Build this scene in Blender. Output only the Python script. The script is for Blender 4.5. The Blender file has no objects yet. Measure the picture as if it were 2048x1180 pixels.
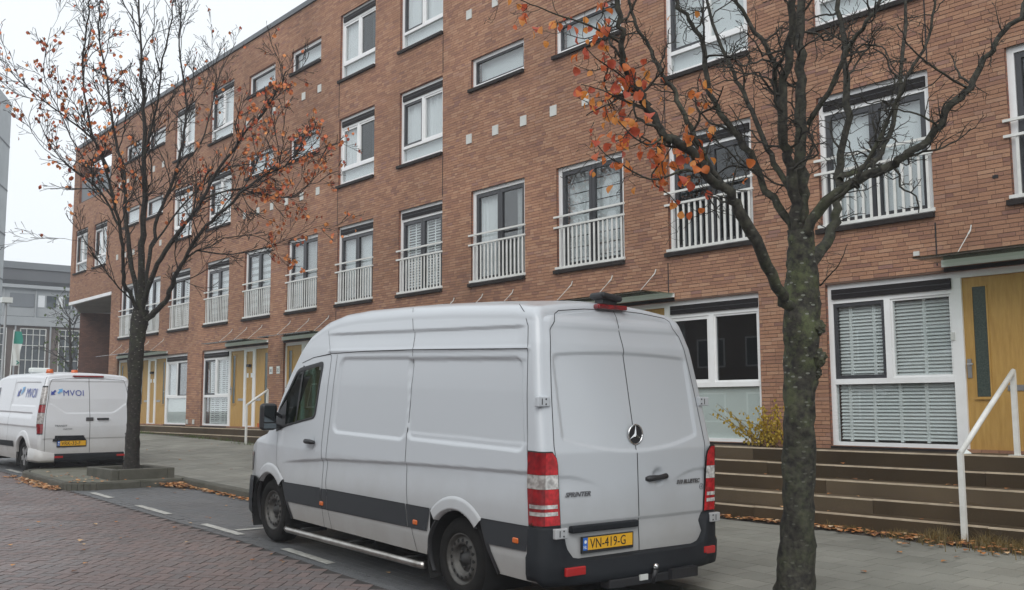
import bpy, bmesh, math, random
import numpy as np
from mathutils import Vector, Matrix
rnd = random.Random(7)
nrs = np.random.RandomState(11)
SC = bpy.context.scene
COL = SC.collection

# ---------------------------------------------------------------- camera, world, sun, exposure
CZ = 1.906
YAW, PITCH, ROLL, FPX = 0.87216724, 0.10977396, -0.0038764, 2000.0
def cam_axes():
    f = Vector((-math.sin(YAW)*math.cos(PITCH), math.cos(YAW)*math.cos(PITCH), math.sin(PITCH)))
    r = Vector((math.cos(YAW), math.sin(YAW), 0)); u = r.cross(f)
    c, s = math.cos(ROLL), math.sin(ROLL)
    return r*c + u*s, u*c - r*s, f
CR, CU, CF = cam_axes()
cd = bpy.data.cameras.new('camera'); cam = bpy.data.objects.new('camera', cd); COL.objects.link(cam)
cam.matrix_world = Matrix(((CR.x, CU.x, -CF.x, 0), (CR.y, CU.y, -CF.y, 0), (CR.z, CU.z, -CF.z, CZ), (0, 0, 0, 1)))
cd.sensor_width = 36.0; cd.lens = FPX/2048*36.0; cd.clip_start = .05; cd.clip_end = 1500
SC.camera = cam

W_ = bpy.data.worlds.new('World'); SC.world = W_; W_.use_nodes = True
nt = W_.node_tree; nt.nodes.clear()
o_ = nt.nodes.new('ShaderNodeOutputWorld'); b_ = nt.nodes.new('ShaderNodeBackground')
sk = nt.nodes.new('ShaderNodeTexSky'); sk.sky_type = 'NISHITA'; sk.sun_disc = False
sk.sun_elevation = math.radians(42); sk.sun_rotation = math.radians(118); sk.air_density = 1; sk.dust_density = 4
mx = nt.nodes.new('ShaderNodeMix'); mx.data_type = 'RGBA'; mx.inputs['Factor'].default_value = .985
mx.inputs['B'].default_value = (7.9, 8.35, 8.75, 1)            # a closed white cloud deck over the clear sky
nt.links.new(sk.outputs[0], mx.inputs['A']); nt.links.new(mx.outputs['Result'], b_.inputs['Color'])
b_.inputs['Strength'].default_value = .10
nt.links.new(b_.outputs[0], o_.inputs[0])
sd = bpy.data.lights.new('sun', 'SUN'); sd.energy = 1.25; sd.angle = math.radians(45); sd.color = (1, .98, .95)
sun = bpy.data.objects.new('sun', sd); COL.objects.link(sun)
sun.rotation_euler = (math.radians(48), 0, math.radians(42))
sun.location = (0, 0, 30)
SC.view_settings.view_transform = 'Standard'; SC.view_settings.look = 'None'
SC.view_settings.exposure = 0.36; SC.view_settings.gamma = 1; SC.view_settings.use_curve_mapping = False
SC.render.engine = 'CYCLES'
SC.cycles.max_bounces = 8; SC.cycles.transparent_max_bounces = 24; SC.cycles.caustics_reflective = False; SC.cycles.caustics_refractive = False

# ---------------------------------------------------------------- materials
def mat(name, base, rough=.6, metal=0., noise=None, bump=0., bscale=40., spec=.5, coat=0., dark=None, nscale=5., detail=5., emis=None, coord='Object', stretch=None):
    m = bpy.data.materials.new(name); m.use_nodes = True
    n = m.node_tree; p = n.nodes['Principled BSDF']
    p.inputs['Base Color'].default_value = (*base, 1); p.inputs['Roughness'].default_value = rough
    p.inputs['Metallic'].default_value = metal; p.inputs['Specular IOR Level'].default_value = spec
    p.inputs['Coat Weight'].default_value = coat; p.inputs['Coat Roughness'].default_value = .08
    tc = n.nodes.new('ShaderNodeTexCoord'); src = tc.outputs[coord]
    if stretch:
        mp = n.nodes.new('ShaderNodeMapping'); mp.inputs['Scale'].default_value = stretch
        n.links.new(src, mp.inputs[0]); src = mp.outputs[0]
    if dark is not None:
        nz = n.nodes.new('ShaderNodeTexNoise'); nz.inputs['Scale'].default_value = nscale; nz.inputs['Detail'].default_value = detail
        nz.inputs['Roughness'].default_value = .65
        n.links.new(src, nz.inputs['Vector'])
        cr = n.nodes.new('ShaderNodeValToRGB'); cr.color_ramp.elements[0].position = .33; cr.color_ramp.elements[1].position = .68
        cr.color_ramp.elements[0].color = (*dark, 1); cr.color_ramp.elements[1].color = (*base, 1)
        n.links.new(nz.outputs['Fac'], cr.inputs[0]); n.links.new(cr.outputs[0], p.inputs['Base Color'])
    if bump:
        nb = n.nodes.new('ShaderNodeTexNoise'); nb.inputs['Scale'].default_value = bscale; nb.inputs['Detail'].default_value = 6
        n.links.new(src, nb.inputs['Vector'])
        bp = n.nodes.new('ShaderNodeBump'); bp.inputs['Strength'].default_value = bump; bp.inputs['Distance'].default_value = .01
        n.links.new(nb.outputs['Fac'], bp.inputs['Height']); n.links.new(bp.outputs[0], p.inputs['Normal'])
    return m

def tone_mat(name, cols, rough=.85, rough2=None, blot=(.75, 1.15), bscale=90, bump=.35, big=.6, spec=.4, grain=(.82, 1.12)):
    """colour picked per brick by the face attribute 'tone', with weathering noise over the whole surface"""
    m = bpy.data.materials.new(name); m.use_nodes = True
    n = m.node_tree; p = n.nodes['Principled BSDF']; L = n.links.new
    at = n.nodes.new('ShaderNodeAttribute'); at.attribute_name = 'tone'
    cr = n.nodes.new('ShaderNodeValToRGB'); cr.color_ramp.interpolation = 'LINEAR'
    while len(cr.color_ramp.elements) < len(cols): cr.color_ramp.elements.new(.5)
    for i, c in enumerate(cols):
        cr.color_ramp.elements[i].position = i/(len(cols)-1); cr.color_ramp.elements[i].color = (*c, 1)
    L(at.outputs['Fac'], cr.inputs[0])
    tc = n.nodes.new('ShaderNodeNewGeometry')
    def nz(scale, det, lo, hi):
        z = n.nodes.new('ShaderNodeTexNoise'); z.inputs['Scale'].default_value = scale; z.inputs['Detail'].default_value = det
        L(tc.outputs['Position'], z.inputs['Vector'])
        mr = n.nodes.new('ShaderNodeMapRange'); mr.inputs['From Min'].default_value = .3; mr.inputs['From Max'].default_value = .7
        mr.inputs['To Min'].default_value = lo; mr.inputs['To Max'].default_value = hi; L(z.outputs['Fac'], mr.inputs['Value'])
        return z, mr.outputs[0]
    _, a = nz(big, 4, *blot); zb, b = nz(bscale, 3, *grain)
    mm = n.nodes.new('ShaderNodeMath'); mm.operation = 'MULTIPLY'; L(a, mm.inputs[0]); L(b, mm.inputs[1])
    mc = n.nodes.new('ShaderNodeMix'); mc.data_type = 'RGBA'; mc.blend_type = 'MULTIPLY'; mc.inputs['Factor'].default_value = 1
    L(cr.outputs[0], mc.inputs['A']); L(mm.outputs[0], mc.inputs['B']); L(mc.outputs['Result'], p.inputs['Base Color'])
    if rough2:
        _, r = nz(1.1, 5, rough, rough2); L(r, p.inputs['Roughness'])
    else: p.inputs['Roughness'].default_value = rough
    p.inputs['Specular IOR Level'].default_value = spec
    bp = n.nodes.new('ShaderNodeBump'); bp.inputs['Strength'].default_value = bump; bp.inputs['Distance'].default_value = .004
    L(zb.outputs['Fac'], bp.inputs['Height']); L(bp.outputs[0], p.inputs['Normal'])
    return m

def glass_mat(name, tint=(.8, .85, .83), refl=1.7, rough=0.0, base=0.0):
    m = bpy.data.materials.new(name); m.use_nodes = True
    n = m.node_tree; n.nodes.clear(); L = n.links.new
    o = n.nodes.new('ShaderNodeOutputMaterial'); mixn = n.nodes.new('ShaderNodeMixShader')
    t = n.nodes.new('ShaderNodeBsdfTransparent'); t.inputs[0].default_value = (*tint, 1)
    g = n.nodes.new('ShaderNodeBsdfGlossy'); g.inputs['Roughness'].default_value = rough; g.inputs['Color'].default_value = (1, 1, 1, 1)
    lw = n.nodes.new('ShaderNodeLayerWeight'); lw.inputs['Blend'].default_value = .5
    pw = n.nodes.new('ShaderNodeMath'); pw.operation = 'POWER'; pw.inputs[1].default_value = 5; L(lw.outputs['Facing'], pw.inputs[0])
    fr = n.nodes.new('ShaderNodeMath'); fr.operation = 'MULTIPLY_ADD'; fr.inputs[1].default_value = .96; fr.inputs[2].default_value = .04; L(pw.outputs[0], fr.inputs[0])
    mu = n.nodes.new('ShaderNodeMath'); mu.operation = 'MULTIPLY_ADD'; mu.use_clamp = True
    mu.inputs[1].default_value = refl; mu.inputs[2].default_value = base
    L(fr.outputs[0], mu.inputs[0]); L(mu.outputs[0], mixn.inputs[0]); L(t.outputs[0], mixn.inputs[1]); L(g.outputs[0], mixn.inputs[2])
    L(mixn.outputs[0], o.inputs[0])
    return m

M = {}
M['brick'] = tone_mat('brick_clay', [(.25, .130, .098), (.31, .160, .104), (.355, .186, .114), (.39, .208, .126), (.44, .255, .160), (.295, .160, .126)], rough=.8, blot=(.76, 1.14), big=.42)
M['mortar'] = mat('mortar', (.15, .095, .07), .95, dark=(.11, .07, .052), nscale=8)
M['road_brick'] = tone_mat('road_clinker', [(.138, .122, .120), (.150, .128, .124), (.166, .131, .124), (.184, .136, .126), (.160, .145, .143)], rough=.34, rough2=.6, blot=(.80, 1.14), big=.3, bscale=120, bump=.5)
M['bay_brick'] = tone_mat('bay_clinker', [(.118, .122, .128), (.124, .128, .133), (.130, .133, .137), (.138, .140, .141)], rough=.42, rough2=.65, blot=(.8, 1.15), big=.5, bscale=120, bump=.5)
M['tile'] = tone_mat('pavement_concrete', [(.21, .21, .18), (.235, .233, .203), (.255, .252, .22), (.285, .28, .245)], rough=.5, rough2=.75, blot=(.70, 1.12), big=.7, bscale=150, bump=.5)
M['joint'] = mat('sand_joint', (.050, .043, .040), .9, dark=(.032, .028, .026), nscale=10)
M['paving_joint'] = mat('pavement_joint', (.13, .127, .112), .9, dark=(.09, .09, .078), nscale=10)
M['bay_joint'] = mat('bay_joint', (.095, .098, .10), .9, dark=(.075, .078, .08), nscale=10)
M['island'] = mat('island_paving', (.17, .165, .135), .8, dark=(.11, .11, .08), nscale=2.5, bump=.4, bscale=70)
M['kerb'] = mat('kerb_concrete', (.105, .10, .082), .8, dark=(.055, .055, .04), nscale=3, bump=.4, bscale=80, coord='Object')
M['step'] = tone_mat('step_concrete', [(.050, .034, .018), (.070, .048, .026), (.090, .064, .037), (.13, .096, .060)], rough=.6, rough2=.8, spec=.2, blot=(.7, 1.15), big=.9, bscale=140, bump=.35)
M['skylit_tread'] = mat('skylit_step_edge', (.60, .50, .37), .6, dark=(.40, .32, .23), nscale=6)  # pale tone paints in the sky light caught by the treads
M['soil'] = mat('soil', (.06, .042, .028), .95, dark=(.03, .022, .016), nscale=12, bump=.8, bscale=60)
M['ground'] = mat('ground_far', (.12, .115, .10), .85, dark=(.08, .08, .07), nscale=.3)
M['white_line'] = mat('worn_white_paint', (.52, .52, .48), .6, dark=(.30, .29, .27), nscale=14, detail=8)
M['white'] = mat('white_frame_paint', (.86, .87, .87), .38, dark=(.79, .79, .78), nscale=2.2)
M['white_rail'] = mat('white_rail_paint', (.78, .78, .75), .4, dark=(.62, .62, .58), nscale=4)
M['sash'] = mat('dark_sash_paint', (.042, .043, .048), .35)
M['box'] = mat('dark_vent_box', (.016, .014, .015), .6, spec=.15)
M['sill'] = mat('dark_sill_stone', (.028, .022, .020), .7, spec=.25, dark=(.016, .013, .012), nscale=6)
M['roofedge'] = mat('roof_edge_metal', (.08, .09, .10), .4)
M['glass'] = glass_mat('window_glass', (.92, .94, .94), 1.5, base=.02)
M['glass_dark'] = glass_mat('dark_window_glass', (.46, .50, .51), 1.4, base=.01)
M['frost'] = mat('frosted_panel', (.82, .87, .83), .35, dark=(.76, .81, .77), nscale=1.2)
M['curtain'] = mat('net_curtain', (.78, .80, .81), .9)
M['curtain_grey'] = mat('grey_curtain', (.42, .43, .43), .9)
M['blind'] = mat('pale_blind', (.74, .77, .78), .6)
M['mint'] = mat('mint_slat', (.90, .92, .905), .5)
M['inside'] = mat('interior_wall', (.20, .20, .19), .9)
M['door'] = mat('ochre_door', (.52, .315, .088), .5, dark=(.40, .225, .052), stretch=(6, 6, .7), nscale=4, bump=.15, bscale=300, detail=8)
M['doorglass'] = mat('wired_door_glass', (.075, .095, .08), .25, dark=(.03, .045, .04), nscale=60, detail=2)
M['metal'] = mat('brushed_metal', (.45, .45, .45), .35, metal=.9)
M['plate_grey'] = mat('grey_vent_plate', (.62, .63, .60), .6, dark=(.52, .53, .50), nscale=3)
M['concrete'] = mat('soffit_concrete', (.36, .35, .33), .8, dark=(.27, .26, .25), nscale=1.5)
M['canopy'] = glass_mat('canopy_glass', (.42, .48, .42), 1.2, base=.03)
M['black'] = mat('black_plastic', (.018, .018, .020), .5)
M['plastic'] = mat('grey_black_bumper', (.012, .014, .017), .6, spec=.22, bump=.1, bscale=300)
M['rubber'] = mat('tyre_rubber', (.009, .009, .009), .9, spec=.2, dark=(.016, .015, .014), nscale=7)
M['well'] = mat('wheel_well', (.008, .008, .008), .9)
M['moulding'] = mat('grey_side_moulding', (.030, .033, .037), .55, spec=.3)
M['rim'] = mat('dirty_steel_rim', (.11, .107, .10), .55, metal=.3, dark=(.045, .042, .038), nscale=8)
M['rimdark'] = mat('rim_centre', (.030, .030, .030), .7)
M['chrome'] = mat('chrome', (.7, .7, .7), .12, metal=1)
M['steel'] = mat('polished_side_bar', (.55, .53, .50), .28, metal=1, dark=(.30, .28, .25), nscale=4)
M['red'] = mat('red_lens', (.30, .008, .012), .12, coat=.6, dark=(.14, .006, .01), nscale=18, detail=1)
M['red2'] = mat('bright_red_lens', (.62, .02, .03), .1, coat=.8, dark=(.30, .01, .015), nscale=22, detail=1)
M['clear2'] = mat('bright_clear_lens', (.75, .74, .72), .1, coat=.8, dark=(.35, .34, .33), nscale=25, detail=1)
M['redflat'] = mat('red_reflector', (.40, .02, .02), .2, coat=.5)
M['clear'] = mat('clear_lens', (.42, .40, .38), .12, coat=.6, dark=(.22, .20, .19), nscale=25, detail=1)
M['amber'] = mat('amber_lens', (.55, .12, .02), .25, coat=.4)
M['yellow'] = mat('plate_yellow', (.75, .40, .02), .4)
M['eu'] = mat('plate_blue', (.03, .14, .5), .4)
M['ink'] = mat('plate_ink', (.012, .012, .014), .5)
M['badge'] = mat('badge_grey', (.12, .12, .13), .3, metal=.6)
M['navy'] = mat('navy_print', (.04, .07, .32), .35)
M['sky_blue'] = mat('light_blue_print', (.16, .42, .72), .35)
M['seam'] = mat('panel_gap', (.02, .02, .022), .9)
M['seat'] = mat('seat_fabric', (.03, .032, .034), .9)
M['mirror'] = mat('mirror_glass', (.14, .16, .17), .05, metal=1)
M['carglass'] = glass_mat('van_side_glass', (.22, .31, .25), 1.1, base=.0)
def paint(name, base, dirt):
    m = bpy.data.materials.new(name); m.use_nodes = True; n = m.node_tree; p = n.nodes['Principled BSDF']; L = n.links.new
    p.inputs['Roughness'].default_value = .38; p.inputs['Coat Weight'].default_value = .5; p.inputs['Coat Roughness'].default_value = .12
    tc = n.nodes.new('ShaderNodeTexCoord'); sx = n.nodes.new('ShaderNodeSeparateXYZ'); L(tc.outputs['Object'], sx.inputs[0])
    nz = n.nodes.new('ShaderNodeTexNoise'); nz.inputs['Scale'].default_value = 2.2; nz.inputs['Detail'].default_value = 9; nz.inputs['Roughness'].default_value = .7
    L(tc.outputs['Object'], nz.inputs['Vector'])
    mr = n.nodes.new('ShaderNodeMapRange'); mr.inputs['From Min'].default_value = 1.15; mr.inputs['From Max'].default_value = .15
    mr.inputs['To Min'].default_value = .0; mr.inputs['To Max'].default_value = 1.15; L(sx.outputs['Z'], mr.inputs['Value'])
    ad = n.nodes.new('ShaderNodeMath'); ad.operation = 'MULTIPLY_ADD'; ad.inputs[1].default_value = .5; L(nz.outputs['Fac'], ad.inputs[0]); L(mr.outputs[0], ad.inputs[2])
    r2 = n.nodes.new('ShaderNodeMapRange'); r2.inputs['From Min'].default_value = .30; r2.inputs['From Max'].default_value = 1.25; r2.inputs['To Max'].default_value = .85
    L(ad.outputs[0], r2.inputs['Value'])
    mx = n.nodes.new('ShaderNodeMix'); mx.data_type = 'RGBA'; mx.inputs['A'].default_value = (*base, 1); mx.inputs['B'].default_value = (*dirt, 1)
    L(r2.outputs[0], mx.inputs['Factor']); L(mx.outputs['Result'], p.inputs['Base Color'])
    r3 = n.nodes.new('ShaderNodeMapRange'); r3.inputs['To Min'].default_value = .34; r3.inputs['To Max'].default_value = .75; L(r2.outputs[0], r3.inputs['Value']); L(r3.outputs[0], p.inputs['Roughness'])
    return m
M['vanwhite'] = paint('dusty_white_van_paint', (.50, .527, .555), (.26, .24, .21))
M['vanwhite2'] = paint('white_van_paint', (.68, .70, .73), (.34, .32, .29))
def bark_mat(name, a, b, moss):
    m = bpy.data.materials.new(name); m.use_nodes = True; n = m.node_tree; p = n.nodes['Principled BSDF']; L = n.links.new
    g = n.nodes.new('ShaderNodeNewGeometry'); p.inputs['Roughness'].default_value = .85
    z1 = n.nodes.new('ShaderNodeTexNoise'); z1.inputs['Scale'].default_value = 22; z1.inputs['Detail'].default_value = 8; L(g.outputs['Position'], z1.inputs['Vector'])
    c1 = n.nodes.new('ShaderNodeValToRGB'); c1.color_ramp.elements[0].position = .35; c1.color_ramp.elements[1].position = .66
    c1.color_ramp.elements[0].color = (*a, 1); c1.color_ramp.elements[1].color = (*b, 1); L(z1.outputs['Fac'], c1.inputs[0])
    z2 = n.nodes.new('ShaderNodeTexNoise'); z2.inputs['Scale'].default_value = 5; z2.inputs['Detail'].default_value = 9; z2.inputs['Roughness'].default_value = .75; L(g.outputs['Position'], z2.inputs['Vector'])
    c2 = n.nodes.new('ShaderNodeMapRange'); c2.inputs['From Min'].default_value = .47; c2.inputs['From Max'].default_value = .62; c2.inputs['To Max'].default_value = .8; L(z2.outputs['Fac'], c2.inputs['Value'])
    at = n.nodes.new('ShaderNodeAttribute'); at.attribute_name = 'moss'
    mu = n.nodes.new('ShaderNodeMath'); mu.operation = 'MULTIPLY'; L(c2.outputs[0], mu.inputs[0]); L(at.outputs['Fac'], mu.inputs[1])
    x = n.nodes.new('ShaderNodeMix'); x.data_type = 'RGBA'; x.inputs['B'].default_value = (*moss, 1); L(mu.outputs[0], x.inputs['Factor']); L(c1.outputs[0], x.inputs['A'])
    v = n.nodes.new('ShaderNodeTexVoronoi'); v.inputs['Scale'].default_value = 11; v.feature = 'F1'
    mp = n.nodes.new('ShaderNodeMapping'); mp.inputs['Scale'].default_value = (1, 1, 2.2); L(g.outputs['Position'], mp.inputs[0]); L(mp.outputs[0], v.inputs['Vector'])
    lt = n.nodes.new('ShaderNodeMath'); lt.operation = 'LESS_THAN'; lt.inputs[1].default_value = .19; L(v.outputs['Distance'], lt.inputs[0])
    m3 = n.nodes.new('ShaderNodeMath'); m3.operation = 'MULTIPLY'; L(lt.outputs[0], m3.inputs[0]); L(at.outputs['Fac'], m3.inputs[1])
    x2 = n.nodes.new('ShaderNodeMix'); x2.data_type = 'RGBA'; x2.inputs['B'].default_value = (.17, .175, .145, 1); L(m3.outputs[0], x2.inputs['Factor']); L(x.outputs['Result'], x2.inputs['A'])
    L(x2.outputs['Result'], p.inputs['Base Color'])
    bp = n.nodes.new('ShaderNodeBump'); bp.inputs['Strength'].default_value = .8; bp.inputs['Distance'].default_value = .012; L(z1.outputs['Fac'], bp.inputs['Height']); L(bp.outputs[0], p.inputs['Normal'])
    return m
M['bark'] = bark_mat('mossy_bark', (.010, .009, .007), (.050, .046, .034), (.105, .125, .050))
M['bark2'] = bark_mat('dark_bark', (.012, .010, .009), (.036, .030, .026), (.05, .06, .03))
def leaf_mat(name, c):
    m = mat(name, c, .55); p = m.node_tree.nodes['Principled BSDF']
    p.inputs['Subsurface Weight'].default_value = 0
    n = m.node_tree; L = n.links.new; o = n.nodes['Material Output']
    t = n.nodes.new('ShaderNodeBsdfTranslucent'); t.inputs[0].default_value = (min(1, c[0]*1.5), c[1]*1.4, c[2], 1)
    mxs = n.nodes.new('ShaderNodeMixShader'); mxs.inputs[0].default_value = .4
    L(p.outputs[0], mxs.inputs[1]); L(t.outputs[0], mxs.inputs[2]); L(mxs.outputs[0], o.inputs[0])
    return m
LEAFC = [(.56, .16, .04), (.62, .25, .06), (.46, .09, .05), (.36, .04, .05), (.52, .12, .045)]
LM = [leaf_mat('autumn_leaf_%d' % i, c) for i, c in enumerate(LEAFC)]
M['grass_dry'] = leaf_mat('dry_grass', (.20, .15, .06)); M['weed'] = leaf_mat('weed_green', (.075, .12, .03))
M['shrubleaf'] = leaf_mat('yellow_shrub_leaf', (.45, .33, .04)); M['twig'] = mat('twig', (.10, .07, .04), .8)
M['litter'] = tone_mat('fallen_leaf', [(.10, .05, .03), (.28, .11, .04), (.42, .17, .05), (.50, .26, .10), (.55, .44, .30)], rough=.7, bump=.1)
M['haze_brick'] = mat('far_brown_brick', (.21, .165, .145), .9, dark=(.17, .135, .12), nscale=.8)  # far wall and panel colours are lightened to carry part of the haze
M['far_conc'] = mat('far_concrete', (.44, .46, .47), .85, dark=(.36, .38, .39), nscale=.4)
M['far_dark'] = mat('far_dark_concrete', (.14, .145, .155), .85, dark=(.12, .125, .135), nscale=.3)
M['far_panel'] = mat('far_grey_panel', (.18, .195, .21), .6)
M['far_glass'] = mat('far_glass', (.06, .075, .085), .08)
M['flag'] = mat('flag_white', (.72, .76, .74), .8); M['green'] = mat('flag_green', (.05, .30, .24), .8)
M['orange'] = mat('beacon_orange', (.62, .12, .02), .25, coat=.5)

# ---------------------------------------------------------------- mesh helpers
def new_mesh(name, V, F, smooth=False):
    V = np.asarray(V, dtype=np.float64).reshape(-1, 3)
    me = bpy.data.meshes.new(name)
    if isinstance(F, np.ndarray):
        nf, k = F.shape
        me.vertices.add(len(V)); me.vertices.foreach_set('co', V.ravel())
        me.loops.add(nf*k); me.loops.foreach_set('vertex_index', F.astype(np.int32).ravel())
        me.polygons.add(nf); me.polygons.foreach_set('loop_start', np.arange(0, nf*k, k, dtype=np.int32))
        me.update(calc_edges=True); me.validate()
    else:
        me.from_pydata([tuple(v) for v in V], [], [tuple(f) for f in F]); me.update()
    me.polygons.foreach_set('use_smooth', [bool(smooth)]*len(me.polygons))
    return me
def link(name, me, m=None, parent=None, mw=None):
    o = bpy.data.objects.new(name, me); COL.objects.link(o)
    if m is not None and me is not None and not me.materials: me.materials.append(m)
    if parent is not None: o.parent = parent
    if mw is not None: o.matrix_local = mw
    return o
def tag(o, label=None, cat=None, group=None, kind=None):
    if label: o['label'] = label
    if cat: o['category'] = cat
    if group: o['group'] = group
    if kind: o['kind'] = kind
    return o
def thing(name, label, cat, loc=(0, 0, 0), group=None, mw=None):
    o = bpy.data.objects.new(name, None); COL.objects.link(o); o.empty_display_size = .2
    if mw is not None: o.matrix_world = mw
    else: o.location = loc
    o['orig'] = [float(v) for v in loc] if mw is None else [0., 0., 0.]
    return tag(o, label, cat, group)
def orig(o):
    while o is not None:
        if 'orig' in o: return np.array(list(o['orig']))
        o = o.parent
    return np.zeros(3)
class MB:
    def __init__(s): s.v = []; s.f = []
    def quad(s, a, b, c, d):
        n = len(s.v); s.v += [a, b, c, d]; s.f.append((n, n+1, n+2, n+3)); return s
    def poly(s, pts):
        n = len(s.v); s.v += list(pts); s.f.append(tuple(range(n, n+len(pts)))); return s
    def box(s, x0, x1, y0, y1, z0, z1):
        n = len(s.v)
        s.v += [(x0, y0, z0), (x1, y0, z0), (x1, y1, z0), (x0, y1, z0), (x0, y0, z1), (x1, y0, z1), (x1, y1, z1), (x0, y1, z1)]
        for f in ((0, 3, 2, 1), (4, 5, 6, 7), (0, 1, 5, 4), (1, 2, 6, 5), (2, 3, 7, 6), (3, 0, 4, 7)): s.f.append(tuple(n+i for i in f))
        return s
    def frame(s, x0, x1, z0, z1, w, y0, y1, wb=None):
        wb = w if wb is None else wb
        s.box(x0, x0+w, y0, y1, z0, z1); s.box(x1-w, x1, y0, y1, z0, z1)
        s.box(x0+w, x1-w, y0, y1, z1-w, z1); s.box(x0+w, x1-w, y0, y1, z0, z0+wb); return s
    def tube(s, pts, r, n=8, cap=True):
        pts = [Vector(p) for p in pts]; r = r if isinstance(r, (list, tuple)) else [r]*len(pts)
        base = len(s.v); prev = None
        for i, p in enumerate(pts):
            d = (pts[min(i+1, len(pts)-1)] - pts[max(i-1, 0)]).normalized()
            a = prev if prev is not None else (Vector((0, 0, 1)) if abs(d.z) < .9 else Vector((1, 0, 0)))
            e1 = (a - d*a.dot(d)).normalized(); e2 = d.cross(e1); prev = e1
            for k in range(n):
                t = 2*math.pi*k/n; q = p + e1*(math.cos(t)*r[i]) + e2*(math.sin(t)*r[i]); s.v.append(tuple(q))
        for i in range(len(pts)-1):
            for k in range(n):
                a = base+i*n+k; b = base+i*n+(k+1) % n; s.f.append((a, b, b+n, a+n))
        if cap:
            s.f.append(tuple(base+k for k in range(n))[::-1]); s.f.append(tuple(base+(len(pts)-1)*n+k for k in range(n)))
        return s
    def grid(s, P):
        """P: rows of points"""
        b = len(s.v); R = len(P); C = len(P[0])
        for row in P: s.v += [tuple(p) for p in row]
        for i in range(R-1):
            for j in range(C-1): s.f.append((b+i*C+j, b+i*C+j+1, b+(i+1)*C+j+1, b+(i+1)*C+j))
        return s
    def build(s, name, m, parent=None, smooth=False, loc=None):
        og = orig(parent) if parent is not None else (np.array(loc) if loc is not None else np.zeros(3))
        me = new_mesh(name, np.array(s.v)-og, s.f, smooth)
        o = link(name, me, m, parent)
        if parent is None and loc is not None: o.location = loc
        return o
def bevel(o, w=.01, seg=2, ang=40):
    b = o.modifiers.new('bevel', 'BEVEL'); b.width = w; b.segments = seg; b.limit_method = 'ANGLE'; b.angle_limit = math.radians(ang); return o
def px(x, y, z):
    p = Vector((x, y, z-CZ)); d = p.dot(CF)
    return (1024+FPX*p.dot(CR)/d, 590-FPX*p.dot(CU)/d, d)
def sstep(a, b, x):
    t = np.clip((np.asarray(x, float)-a)/(b-a), 0, 1); return t*t*(3-2*t)
def text_obj(name, body, size, m, parent, mw, ext=.0015, shear=0., sx=1., spacing=1., bold=0.):
    cu = bpy.data.curves.new('t', 'FONT'); cu.body = body; cu.size = size; cu.extrude = ext; cu.shear = shear
    cu.align_x = 'LEFT'; cu.space_character = spacing; cu.offset = bold; cu.resolution_u = 3
    t = bpy.data.objects.new('t', cu); COL.objects.link(t)
    bpy.context.view_layer.update()
    me = bpy.data.meshes.new_from_object(t.evaluated_get(bpy.context.evaluated_depsgraph_get()))
    bpy.data.objects.remove(t); bpy.data.curves.remove(cu)
    me.name = name; me.materials.clear(); me.materials.append(m)
    o = bpy.data.objects.new(name, me); COL.objects.link(o); o.parent = parent
    o.matrix_local = mw @ Matrix.Diagonal((sx, 1, 1, 1))
    return o

# ---------------------------------------------------------------- terrain heights
XR = [-400, -85, -45, -30, -21.2, -16, -10.7, -5.85, 5, 40, 400]; ZR = [1.2, 1.2, .9, .70, .565, .47, .365, .19, -.2, -1, -1]
XS = [-400, -85, -40, -30, -21.8, -12, -8.8, -4.6, 5, 40, 400]; ZS = [1.4, 1.4, 1.12, 1.04, .90, .52, .40, .40, .3, -.6, -.6]
def zr(x): return np.interp(x, XR, ZR)
def zp(x, y):
    a = zr(x)+.12; b = np.interp(x, XS, ZS)
    return a+(b-a)*np.clip((np.asarray(y, float)-7.2)/(10.85-7.2), 0, 1)
SK = -.02                                    # the street runs a touch askew to the facade
def ty(x, t): return t+SK*x                  # street coordinate t -> y
T_LINE, T_KERB, T_BULB = 5.12, 6.80, 4.85

# ---------------------------------------------------------------- ground, road, bay, pavement
def strip_sheet(name, m, x0, x1, y0f, y1f, zf, dx=1.5, ny=2, parent=None):
    xs = np.linspace(x0, x1, max(2, int((x1-x0)/dx)+1)); P = []
    for x in xs:
        ys = np.linspace(y0f(x), y1f(x), ny); P.append([(x, y, float(zf(x, y))) for y in ys])
    mb = MB(); mb.grid(P); o = mb.build(name, m, parent); return o
tag(strip_sheet('ground', M['ground'], -180, 80, lambda x: -110, lambda x: 150, lambda x, y: zr(x)-.25, 5, 30), kind='structure')
road = tag(strip_sheet('road', M['joint'], -90, 12, lambda x: -9, lambda x: ty(x, 5.2), lambda x, y: zr(x)-.006, 1.0, 3), kind='structure')
bay = tag(strip_sheet('parking_bay', M['bay_joint'], -90, 12, lambda x: ty(x, 5.19), lambda x: ty(x, T_KERB)+.02, lambda x, y: zr(x)-.0035, .5, 3), kind='structure')
pave = tag(strip_sheet('pavement', M['paving_joint'], -90, 12, lambda x: ty(x, T_KERB)+.05, lambda x: 12.2 if x > -44 else 40, lambda x, y: zp(x, y)-.0035, .3, 16), kind='structure')
passage = strip_sheet('passage_floor', M['tile'], -55, -38.3, lambda x: 12.1, lambda x: 26, lambda x, y: float(zp(x, 12))-.02, 2, 4); tag(passage, kind='structure')

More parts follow.
